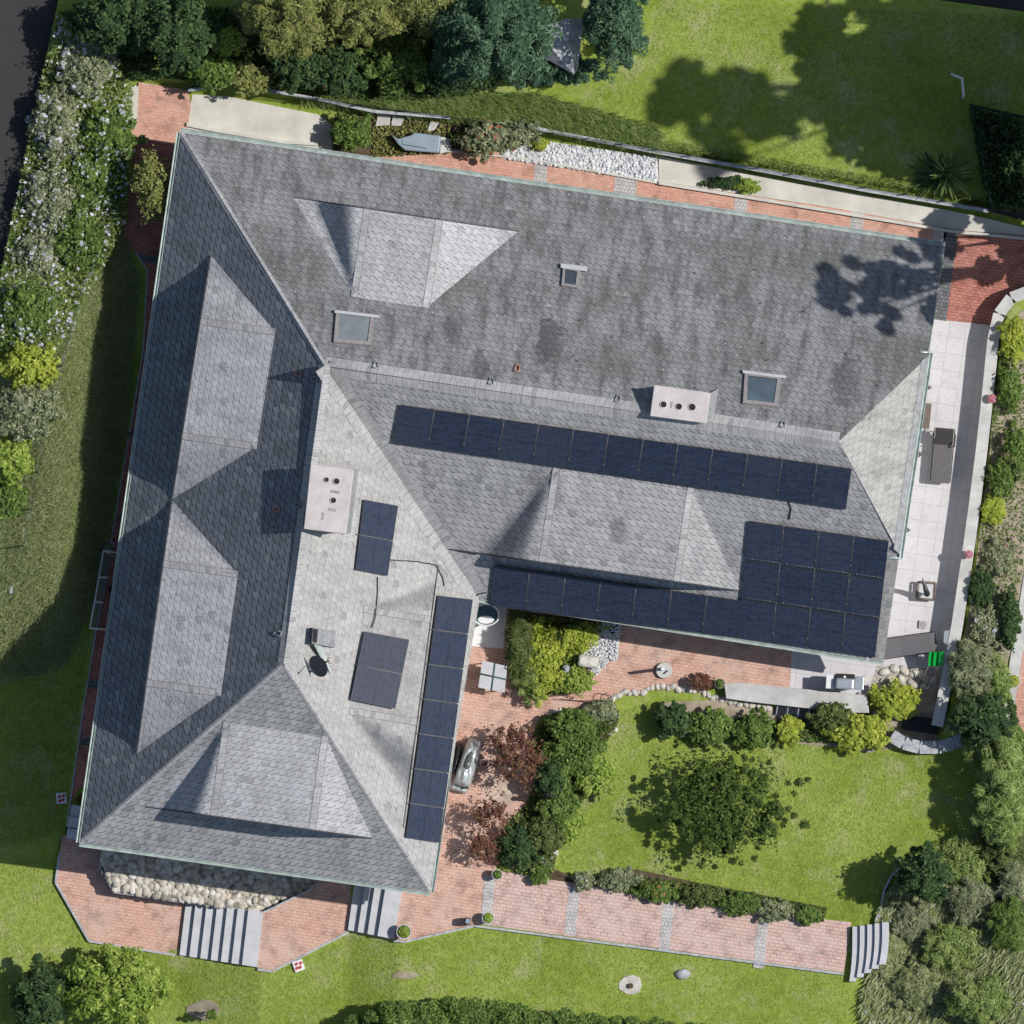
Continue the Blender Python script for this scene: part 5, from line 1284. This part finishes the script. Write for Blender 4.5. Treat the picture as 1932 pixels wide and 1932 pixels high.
rocks('rock', [(1510, 1722, .22)], M['rock'], 'larger pale rock in the path border near its end')
rocks('boulder', [(1288, 1838, .26)], M['greyrock'], 'blue-grey boulder standing on the lower lawn')
rocks('boulder', [(1585, 1336, .3)], M['greyrock'], 'grey boulder at the right end of the concrete wall')
rocks('stepping_stone', [(1030, 1628, .26)], M['rock'], 'flat round stepping stone nearest the bottom bush of the bed')
rocks('stepping_stone', [(1012, 1612, .18)], M['terracotta'], 'brownish flat stone left of the pale stepping stones')
rocks('stepping_stone', [(1044, 1612, .2)], M['rock'], 'upper pale stepping stone next to the lawn')
for i, (X, Y, a, b, lb) in enumerate(((1190, 1858, 22, 20, 1), (385, 1905, 34, 20, 2), (765, 1840, 26, 8, 3))):
    pts = [(X + a * math.cos(t * .7) * random.uniform(.8, 1.1), Y + b * math.sin(t * .7) * random.uniform(.8, 1.1)) for t in range(9)]
    drape('bare_soil', pts, 0.03, M['drysoil'] if lb != 1 else M['rock'], 0.04)
m = MB(); z = Tz(1190, 1858); m.cyl(px(1190, 1860), .10, .08, z - .1, z + .14, 12); o = m.build('tree_stump', M['bark']); tag(o, 'small cut stump in the bare sandy patch of the lower lawn', 'stump')
drape('rock_edge_soil', [(1130, 1335), (1160, 1330), (1170, 1352), (1150, 1370)], .06, M['rock'], .05)
# white stone rim of the pond and its dark basin
kerb('stone_border', [(1682, 1388), (1705, 1402), (1735, 1410), (1770, 1410), (1800, 1402), (1835, 1385), (1865, 1372)], 0.0, .42, .35, M['white_stone'] if 'white_stone' in M else M['greyrock'], 'curved whitish stone rim of the small pond above the lawn', 'pond rim')
m = MB(); m.prism([px(*p)[:2] for p in [(1705, 1348), (1775, 1358), (1768, 1386), (1700, 1376)]], -.1, .12); o = m.build('pond_basin', M['dark']); tag(o, 'dark rectangular basin behind the whitish stone rim', 'basin')
kerb('pond_edge', [(1652, 1372), (1650, 1350), (1662, 1336), (1678, 1340), (1686, 1352)], 0.0, .10, .3, M['greyrock'], 'grey looped stone edging left of the dark basin', 'edging')
kerb('pond_edge', [(1690, 1352), (1700, 1338), (1716, 1336), (1726, 1350)], 0.0, .09, .3, M['greyrock'], 'grey arched stone edging touching the dark basin', 'edging')
# curved white steps at the end of the garden path
st = empty('curved_steps', px(1630, 1800, 0), 'curved weathered white steps at the right end of the garden path', 'stairs')
for k in range(5):
    m = MB(); x0 = 1600 + k * 14; top = []; bot = []
    for j in range(7):
        t = j / 6; xx = x0 + 12 * math.sin(t * math.pi * .5) + (4 - k) * 0 - 10 * t + 8 * (1 - t); yy = 1748 - k * 2 + t * (104 - k * 6)
        top.append((xx, yy)); bot.append((xx + 13, yy))
    m.prism([px(*p)[:2] for p in top + bot[::-1]], -.2, .06 + .11 * (k + 1)); m.build('step', M['concrete_blue'], st, bevel=.01)
kerb('garden_curb', [(1652, 1740), (1662, 1710), (1668, 1680), (1682, 1652), (1700, 1636), (1722, 1625)], 0.0, .07, .22, M['greyrock'], 'thin grey curb curving up from the white steps around the conifer', 'curb', flat=False)
kerb('garden_curb', [(1762, 1626), (1785, 1640), (1815, 1660)], 0.0, .09, .2, M['concrete_blue'], 'short pale curb to the right of the dark conifer', 'curb', flat=False)
# concrete bench wall south of the terrace
m = MB(); m.prism([px(*p)[:2] for p in [(1366, 1290), (1400, 1288), (1636, 1312), (1640, 1345), (1600, 1345), (1420, 1325), (1370, 1318)]], -.1, .32); o = m.build('bench_wall', M['concrete'], bevel=.02); tag(o, 'broad low concrete wall between the paving and the lawn bushes', 'wall')
g = empty('metal_grate', px(1508, 1338, .02), 'dark grey metal grate on the sandy bed below the concrete wall', 'grate')
for k in range(22):
    m = MB(); X = 1466 + k * 4; m.box(px(X, 1338 + (X - 1466) * .12, .08), (.03, .36, .03), -TH); m.build('bar', M['steel'] if k % 5 == 0 else M['black'], g)
m = MB(); m.prism([px(*p)[:2] for p in [(1464, 1328), (1552, 1340), (1550, 1360), (1462, 1347)]], -.02, .04); m.build('tray', M['lead'], g)

# ------------------------------------------------------------------ garden objects
def pot(label, X, Y, r, h, mat, plantmat=None, name='plant_pot', cat='plant pot', z0=None, square=False):
    z = Tz(X, Y) + .04 if z0 is None else z0; root = empty(name, px(X, Y, z), label, cat)
    c = px(X, Y); m = MB()
    prof = [(.68 * r, 0), (r, h), (r * 1.06, h), (r * 1.06, h + .03), (r * .9, h + .03), (r * .85, h - .04), (0.001, h - .04)]
    n = 24; rings = [[(c.x + a * math.cos(2 * math.pi * k / n), c.y + a * math.sin(2 * math.pi * k / n), z + b) for k in range(n)] for a, b in prof]
    vs = [q for g_ in rings for q in g_]; fs = [(i * n + k, i * n + (k + 1) % n, (i + 1) * n + (k + 1) % n, (i + 1) * n + k) for i in range(len(prof) - 1) for k in range(n)]
    m.add(vs, fs); m.build('pot', mat, root)
    m = MB(); m.cyl(c, r * .86, r * .86, z + h - .06, z + h - .02, 18); m.build('soil', M['soil'], root)
    if plantmat:
        P, u = clump_points([(c.x, c.y, z + h + r * .1, r * .85, r * .85, r * .5)], 500, .3); V, F = leaf_geo(P, .035, .5, .5, u); fast_mesh('plant', V, F, G[plantmat], root)
    return root
M['greypot'] = plain('light_grey_pot', (.42, .44, .45), .6, .4, 0, .1)
M['darkpot'] = plain('dark_grey_pot', (.11, .12, .125), .6, .4, 0, .1)
pot('light grey round pot with low green plant at the foot of the short stairs', 762, 1758, .235, .42, M['greypot'], 'bright')
pot('light grey round pot with green plant on the lower edge where the path starts', 921, 1732, .19, .36, M['greypot'], 'bright')
pot('grey round pot with green plant above the start of the garden path', 938, 1650, .17, .36, M['greypot'], 'green')
pot('clay pot with pink flowers on the eastern wall level with the skylight', 1872, 752, .14, .20, M['terracotta'], 'pblossom', z0=.78)
pot('clay pot with pink flowers on the eastern wall level with the lower gutter corner', 1828, 1046, .13, .20, M['terracotta'], 'pblossom', z0=.78)
pot('big pot with yellow and red foliage on the pale side path at the right edge', 1912, 1285, .22, .35, M['concrete'], 'yellow')
pot('grey pot beside the reddish bush at the concrete wall end', 1358, 1290, .16, .32, M['darkpot'], 'green')
# small lamps: square white stone plates with red tile
for X, Y, lb in ((116, 1506, 'white plate with a red pattern lying on the lawn by the western path'), (563, 1822, 'white plate with a red pattern lying on the lawn right of the wide stairs')):
    z = Tz(X, Y); root = empty('stone_marker', px(X, Y, z), lb, 'marker'); m = MB(); m.box(px(X, Y, z + .05), (.34, .36, .1), R(20) if X > 500 else R(4)); m.build('base', M['white'], root, bevel=.02)
    for a, b in ((-4, -3), (3, 3), (4, -5), (-3, 5)):
        m = MB(); m.box(px(X + a, Y + b, z + .104), (.11, .09, .012), R(35)); m.build('tile', M['red'], root)
# small black device on the path
root = empty('garden_speaker', px(880, 1738, .05), 'small black box standing on the lower edge of the paving', 'garden speaker')
m = MB(); m.box(px(882, 1738, .24), (.22, .22, .38), R(-10)); m.build('body', M['black'], root, bevel=.02)
m = MB(); m.box(px(883, 1738, .435), (.15, .15, .02), R(-10)); m.build('lid', M['steel'], root)
# parasol foot: pale disc with upright pole
root = empty('parasol_stand', px(1253, 1265, .03), 'round pale parasol foot with upright pole on the pink paving', 'parasol stand')
m = MB(); m.cyl(px(1253, 1265), .27, .25, .03, .10, 28); m.build('foot', M['concrete'], root)
m = MB(); m.cyl(px(1250, 1262), .055, .05, .08, 1.25, 14); m.build('pole', M['white'], root)
m = MB(); m.box(px(1256, 1268, .115), (.16, .04, .03), R(40)); m.build('handle', M['black'], root)
# stone basin
root = empty('stone_basin', px(1110, 1248, .1), 'white rounded stone trough with two bowls beside the white gravel', 'trough')
m = MB(); m.box(px(1110, 1248, .32), (.68, .40, .34), R(-8)); m.build('body', M['rock'], root, bevel=.10)
for s_ in (-1, 1):
    m = MB(); m.cyl(px(1110 + s_ * 9, 1248 + s_ * 1.2), .13, .13, .485, .497, 16); m.build('bowl', M['concrete_pale'], root)
m = MB(); z = .06
for a, b, c_ in ((.13, .10, .1), (.07, .06, .35), (.15, .12, .45), (.17, .05, .58), (.04, .03, .66)):
    m.cyl(px(1068, 1262), a, b, z, c_ + z, 8); 
o = m.build('stone_lantern', M['greyrock']); tag(o, 'small grey stone lantern in the lime bushes of the courtyard bed', 'stone lantern')
# round water tub on white mat
drape('white_mat', [(884, 1130), (957, 1140), (950, 1224), (880, 1218)], .036, M['white'], .03)
root = empty('water_tub', px(917, 1160, .05), 'round white tub with dark water beside the roof corner', 'tub')
m = MB(); c = px(917, 1160)
prof = [(.30, .04), (.43, .55), (.46, .58), (.44, .60), (.40, .56), (.39, .50)]
n = 32; rings = [[(c.x + a * math.cos(2 * math.pi * k / n), c.y + a * .82 * math.sin(2 * math.pi * k / n), b) for k in range(n)] for a, b in prof]
m.add([q for g_ in rings for q in g_], [(i * n + k, i * n + (k + 1) % n, (i + 1) * n + (k + 1) % n, (i + 1) * n + k) for i in range(len(prof) - 1) for k in range(n)], smooth=True)
m.build('rim', M['white'], root)
M['teal'] = plain('teal_water', (.03, .09, .10), .08, .7, 0, .3, 3); m = MB(); m.cyl(c, .40, .40, .45, .50, 32, sy=.82); m.build('water', M['teal'], root)
m = MB(); m.cyl(c + Vector((0, -.16, 0)), .26, .26, .505, .515, 24, sy=.5); m.build('shelf', M['white'], root)
# garden table of four pale slabs crossed by dark straps
root = empty('garden_table', px(930, 1274, .05), 'pale table of four slabs crossed by dark green bars on the pink paving', 'table')
q = [(910, 1246), (957, 1257), (952, 1307), (902, 1297)]
for u0, v0 in ((0, 0), (.53, 0), (0, .53), (.53, .53)):
    P = [quadpt(q, u0 + a, v0 + b) for a, b in ((0, 0), (.47, 0), (.47, .47), (0, .47))]
    m = MB(); m.prism([px(v.x, v.y)[:2] for v in P], .72, .75); m.build('slab', M['concrete_blue'], root, bevel=.008)
for a, b in (((.5, -.04), (.5, 1.04)), ((-.04, .5), (1.04, .5))):
    p0, p1 = quadpt(q, *a), quadpt(q, *b); m = MB(); m.tube([px(p0.x, p0.y, .745), px(p1.x, p1.y, .745)], .03, 6); m.build('bar', M['fencegreen'], root)
for a, b in ((.08, .08), (.92, .08), (.92, .92), (.08, .92)):
    p = quadpt(q, a, b); m = MB(); m.tube([px(p.x, p.y, .05), px(p.x, p.y, .72)], .02, 6); m.build('leg', M['fencegreen'], root)
# rose arch of thin rods at the path bend
root = empty('garden_arch', px(1110, 1325, .05), 'thin double rod arch beside the courtyard bed', 'garden arch')
for dx in (0, 14):
    m = MB(); m.tube([px(1120 + dx, 1322, .05 + 0), px(1119 + dx, 1316, .9), px(1122 + dx, 1310, 1.5), px(1130 + dx, 1308, 1.75), px(1146 + dx * .4, 1312, 1.5), px(1150 + dx * .4, 1320, .8), px(1150 + dx * .4, 1326, .05)], .014, 5); m.build('rod', M['black'], root)
# object under a crumpled silver cover
root = empty('covered_grill', px(880, 1442, .05), 'long object under a crumpled silver-white cover with a dark window', 'covered grill')
def tarp(cx, cy, L, W, H, ang, mat, name, parent, n1=26, n2=16, amp=.05, taper=.25):
    V = []; F = []
    for i in range(n1 + 1):
        for j in range(n2 + 1):
            a = i / n1 * 2 - 1; b = j / n2 * 2 - 1
            prof = (1 - abs(a) ** 4) ** .5 * (1 - abs(b) ** 4) ** .5
            wd = W * (1 - taper * a * a - .12 * a)
            fold = amp * math.sin(b * 9 + 2.3 * a) * math.sin(a * 5 + 1.1) + amp * .6 * random.uniform(-1, 1)
            x = b * wd / 2; y = a * L / 2; z = .05 + H * prof * (1 - .15 * a) + fold * prof
            c_, s_ = math.cos(ang), math.sin(ang); V.append((px(cx, cy).x + x * c_ - y * s_, px(cx, cy).y + x * s_ + y * c_, z))
    for i in range(n1):
        for j in range(n2): a = i * (n2 + 1) + j; F.append((a, a + 1, a + n2 + 2, a + n2 + 1))
    m = MB(); m.add(V, F, smooth=True); return m.build(name, mat, parent)
tarp(858, 1430, 1.0, .42, .45, R(-12), M['black'], 'shadow_hood', root, 14, 8, .04)  # black hood shape stands in for shadow left of the cover
M['silver'] = plain('silver_plastic_cover', (.42, .46, .47), .3, .6, .15, .35, 3)
M['darkcover'] = plain('dark_clear_plastic', (.10, .13, .12), .25, .6, 0, .5, 14)
tarp(883, 1440, 1.65, .62, .85, R(-17), M['silver'], 'cover', root)
tarp(885, 1434, .85, .28, .945, R(-17), M['darkcover'], 'window', root, 12, 8, .02)
tarp(866, 1484, .35, .60, .30, R(-17), M['silver'], 'skirt', root, 8, 12, .05)
m = MB()
for a, b in ((862, 1408), (852, 1450), (858, 1478), (876, 1486)): m.tube([px(a, b, .05), px(a + 6, b, .6)], .035, 6)
m.tube([px(868, 1408, .6), px(858, 1450, .62), px(864, 1478, .55)], .05, 6); m.build('frame', M['black'], root)  # black bars on the left side also stand in for shadow
# figure in the bed
root = empty('garden_figure', px(1032, 1500, .06), 'black slender garden figure at the paving edge of the bed', 'garden figure')
m = MB(); m.cyl(px(1032, 1500), .14, .10, .06, .7, 10); m.blob(px(1032, 1500, .85), (.14, .12, .3)); m.blob(px(1032, 1499, 1.22), (.08, .08, .11)); m.build('body', M['black'], root)
# blue-grey covered lounger bed by the north wall
root = empty('covered_bed', px(790, 268, 0), 'blue-grey tarpaulin over a low garden bed by the north wall', 'covered bed')
M['bluetarp'] = plain('blue_grey_tarpaulin', (.25, .32, .38), .5, .4, 0, .12, 2)
m = MB(); m.prism([px(*p)[:2] for p in [(738, 254), (750, 262), (775, 255), (780, 250), (832, 256), (829, 289), (764, 284), (750, 272)]], .0, .38); m.build('tarpaulin', M['bluetarp'], root, bevel=.06)
m = MB(); m.tube([px(759, 264, .385), px(759, 272, .39), px(805, 280, .39)], .012, 5); m.build('cord', M['black'], root)
for q, lb in (([(714, 214), (737, 217), (735, 236), (708, 238)], 'square white slab left of the garden bed at the north wall'), ([(741, 218), (764, 222), (756, 238), (738, 237)], 'second white slab beside the square one at the north wall'),
              ([(812, 229), (829, 231), (820, 245), (806, 248)], 'small white slab above the blue-grey tarpaulin'), ([(832, 258), (850, 262), (852, 285), (830, 290)], 'upright pale slab touching the right end of the tarpaulin')):
    m = MB(); m.prism([px(*p)[:2] for p in q], -.1, .12); o = m.build('paving_slab', M['concrete'], bevel=.01); tag(o, lb, 'slab')
drape('shaded_bed', [(632, 215), (705, 216), (850, 232), (1000, 245), (1000, 262), (935, 276), (850, 292), (700, 298), (628, 288)], .02, M['soil'], .05)
scatter('bed_weeds', [(705, 222), (850, 236), (850, 290), (700, 296)], 1400, .05, 'olive', (0, .15), .5, .5)
plant('shrub', 'small violet-tinged plant between tarpaulin and roses', 'shrub', 862, 262, 14, 14, .5, 'hedge', 600, .035, 6, .12)
# light well cage on the west side
root = empty('enclosure', px(196, 1110, Tz(200, 1110)), 'long white framed wire enclosure under the western eave', 'enclosure')
zw = Tz(200, 1110) + .02; ec = [(195, 1039), (222, 1043), (205, 1188), (170, 1185)]; ps = [px(*p) for p in ec]
def eb(a, b, r=.03): m = MB(); m.tube([a, b], r, 6); m.build('frame_bar', M['white'], root)
for i in range(4):
    a, b = ps[i], ps[(i + 1) % 4]
    for zz in (zw + .02, zw + .85): eb(Vector((a.x, a.y, zz)), Vector((b.x, b.y, zz)))
    eb(Vector((a.x, a.y, zw)), Vector((a.x, a.y, zw + .85)))
for t in (.34, .66):
    a, b = ps[0].lerp(ps[3], t), ps[1].lerp(ps[2], t); eb(Vector((a.x, a.y, zw + .85)), Vector((a.x + .28, a.y - .02, zw + .83))); eb(Vector((a.x, a.y, zw)), Vector((a.x, a.y, zw + .85)))
eb(Vector((ps[0].x, ps[0].y, zw + .85)), Vector((ps[0].x + .35, ps[0].y - .18, zw + .5)), .02)
t_ = NT('enclosure_netting', .8, .2); tb = t_.mk('ShaderNodeBsdfTransparent'); mx = t_.mk('ShaderNodeMixShader'); mx.inputs[0].default_value = .45
t_.b.inputs['Base Color'].default_value = (.28, .28, .32, 1); t_.l.new(tb.outputs[0], mx.inputs[1]); t_.l.new(t_.b.outputs[0], mx.inputs[2]); t_.l.new(mx.outputs[0], t_.n['Material Output'].inputs[0])
M['net'] = t_.m
m = MB(); A, D_ = ps[0], ps[3]
for k in range(3):
    a, b = A.lerp(D_, k / 3 + .01), A.lerp(D_, (k + 1) / 3 - .01)
    m.add([Vector((a.x + .03, a.y, zw + .84)), Vector((b.x + .03, b.y, zw + .84)), Vector((b.x + .30, b.y + .05, zw + .5)), Vector((a.x + .30, a.y - .05, zw + .5))], [(0, 1, 2, 3)])
m.build('netting', M['net'], root)
plant('flowering_plant', 'small white-flowered plant at the top end of the wire enclosure', 'plant', 203, 1030, 10, 10, .5, 'grey', 160, .03, 5, .1, blossom=('wblossom', 60, .045), trunk=.01)
m = MB(); c = px(210, 1112); m.cyl(c, .1, .1, zw + .04, zw + .1, 16); m.build('bowl', M['black'], root)
# loungers
def lounger(label, X, Y, ang, back=True):
    zt = .05; root = empty('sun_lounger', px(X, Y, zt), label, 'sun lounger'); Mx = Matrix.Translation(px(X, Y, zt)) @ Matrix.Rotation(ang, 4, 'Z')
    def part(nm, boxes, mat, bev=0.0):
        m = MB()
        for c_, s_, rx in boxes:
            MM = Matrix.Rotation(rx, 4, 'X'); n0 = len(m.v); m.box(c_, s_, m=MM)
            m.v[n0:] = [tuple(Mx @ Vector(v)) for v in m.v[n0:]]
        return m.build(nm, mat, root, bevel=bev)
    part('seat', [((0, -.32, .34), (.62, 1.05, .05), 0)], M['greymat'], .01)
    part('footrest', [((0, -.95, .33), (.61, .22, .04), R(8))], M['greymat'], .01)
    if back: part('backrest', [((0, .45, .62), (.60, .80, .05), R(48))], M['wicker'], .01)
    else: part('backrest', [((0, .42, .40), (.60, .60, .05), R(10))], M['greymat'], .01)
    for s_ in (-1, 1):
        part('side_rail', [((s_ * .33, -.15, .32), (.03, 1.75, .04), 0)], M['black'])
        if back: part('armrest', [((s_ * .36, .35, .58), (.05, .42, .03), 0), ((s_ * .36, .16, .45), (.03, .03, .26), 0)], M['wicker'])
        for y in (-.9, .6): part('leg', [((s_ * .32, y, .16), (.03, .03, .32), 0)], M['black'])
    return root
lounger('dark wicker sun lounger with raised back on the terrace', 1779, 850, R(-5))
lounger('flat grey sun lounger partly under the roof end beside the folding shade', 1706, 1219, R(98), False)
# stacked slatted chairs below the gable eave
root = empty('folded_chairs', px(1748, 785, .05), 'stack of weathered slatted wooden chairs leaning below the gable eave', 'chair stack')
for k in range(9):
    m = MB(); m.box(px(1747 - k * .6, 762 + k * 5.6, .75 + .02 * (k % 3)), (.34, .06, .03), R(-6)); m.build('slat', M['brownwood'], root)
m = MB(); m.box(px(1745, 785, .45), (.36, .80, .04), R(-6)); m.build('seat', M['brownwood'], root)
for s_ in (-9, 9):
    for t_y in (762, 812): m = MB(); m.tube([px(1746 + s_, t_y, .05), px(1746 + s_, t_y, .74)], .02, 6); m.build('leg', M['black'], root)
# square parasol base with folded pole
root = empty('closed_parasol', px(1748, 1115, .05), 'square framed base with a leaning folded parasol on the terrace', 'parasol')
for (a, b), (c_, d_) in (((1731, 1098), (1765, 1100)), ((1765, 1100), (1763, 1132)), ((1763, 1132), (1729, 1130)), ((1729, 1130), (1731, 1098))):
    m = MB(); m.tube([px(a, b, .22), px(c_, d_, .22)], .04, 6); m.build('frame_bar', M['brownwood'], root)
m = MB(); m.box(px(1747, 1115, .13), (.50, .48, .14), R(-4)); m.build('slab', M['concrete_blue'], root, bevel=.02)
m = MB(); m.tube([px(1750, 1122, .2), px(1747, 1110, 1.1), px(1741, 1092, 2.0)], .03, 8); m.build('pole', M['steel'], root)
m = MB(); m.tube([px(1749, 1121, .5), px(1746, 1110, .95), px(1743, 1100, 1.55), px(1741, 1093, 1.9)], .10, 9, .03); m.build('folded_canopy', M['wicker'], root)
m = MB(); m.prism([px(*p)[:2] for p in [(1735, 1170), (1750, 1171), (1749, 1186), (1734, 1185)]], .03, .045); dr_ = m.build('drain_cover', M['concrete']); tag(dr_, 'small square drain cover in the terrace tiles', 'drain cover')
m = MB(); m.cyl(px(1742, 1178), .10, .10, .045, .052, 20); m.build('grate', M['lead'], dr_)
# green slide, its grey ladder and a small grey table
root = empty('slide', px(1768, 1245, .05), 'bright green corrugated plastic slide at the terrace corner', 'slide'); m = MB()
xs_ = [0, .12, .16, .28, .33, .50]; zs = [.95, .80, .92, .78, .90, .98]
for i in range(5):
    a, b = px(1753, 1230) + Vector((xs_[i], 0, zs[i])), px(1753, 1230) + Vector((xs_[i + 1], .03 if i > 3 else 0, zs[i + 1])); dv = Vector((-.04, -.46, -.22))
    m.add([a, b, b + dv, a + dv], [(0, 3, 2, 1)]); m.add([p - Vector((0, 0, .02)) for p in (a, b, b + dv, a + dv)], [(0, 1, 2, 3)])
m.build('chute', M['green_plastic'], root)
for a, b in ((1754, 1232), (1780, 1230), (1752, 1256), (1778, 1256)): m = MB(); m.tube([px(a, b, .0), px(a, b, .7)], .025, 6); m.build('leg', M['black'], root)
m = MB(); m.tube([px(1752, 1256, .7), px(1740, 1280, .3), px(1735, 1292, .05)], .02, 6); m.tube([px(1770, 1258, .7), px(1752, 1284, .3), px(1748, 1296, .05)], .02, 6); m.build('runner', M['brownwood'], root)
root = empty('side_table', px(1790, 1200, .05), 'small pale grey table against the eastern wall above the green slide', 'table')
m = MB(); m.prism([px(*p)[:2] for p in [(1781, 1190), (1803, 1188), (1798, 1215), (1790, 1218), (1780, 1212)]], .72, .75); m.build('table_top', M['steel'], root, bevel=.008)
for a, b in ((1785, 1195), (1798, 1193), (1788, 1212)): m = MB(); m.tube([px(a, b, .05), px(a, b, .72)], .018, 6); m.build('leg', M['black'], root)
# gas grill
root = empty('gas_grill', px(1590, 1288, .05), 'silver gas grill with side shelves on the small southern terrace', 'grill')
def gb(nm, X, Y, z, s_, mat, bev=.02): m = MB(); m.box(px(X, Y, z), s_, R(-3)); return m.build(nm, mat, root, bevel=bev)
gb('cart', 1592, 1288, .40, (.62, .42, .66), M['black']); gb('side_shelf', 1567, 1286, .86, (.30, .46, .05), M['white']); gb('side_shelf', 1621, 1289, .86, (.30, .44, .04), M['steel'])
gb('firebox', 1594, 1284, .85, (.64, .44, .22), M['black']); gb('lid', 1594, 1290, 1.0, (.60, .36, .22), M['steel'], .06)
m = MB(); m.tube([px(1579, 1299, 1.04), px(1609, 1301, 1.04)], .015, 6); m.build('handle', M['white'], root)
m = MB(); m.cyl(px(1594, 1277), .04, .04, .95, .975, 14); m.build('thermometer', M['white'], root)
# grey shed roof between the conifers
root = empty('garden_shed', px(1062, 90, .4), 'plain grey shed with a smooth roof among the dark conifers', 'shed')
m = MB(); m.prism([px(*p)[:2] for p in [(1018, 60), (1098, 40), (1085, 130), (1060, 136), (1022, 100)]], .4, 1.9); m.build('wall', M['render_wall'], root)
m = MB(); q = [px(1010, 55, 3.0), px(1070, 36, 2.9), px(1082, 140, 2.6), px(1014, 102, 2.3)]; m.add(q, [(0, 3, 2, 1)]); q2 = [px(1070, 36, 2.9), px(1102, 34, 2.3), px(1090, 132, 2.2), px(1082, 140, 2.6)]; m.add(q2, [(0, 3, 2, 1)])
o = m.build('roof', M['greyrock'], root)
so = o.modifiers.new('s', 'SOLIDIFY'); so.thickness = .06; so.offset = -1
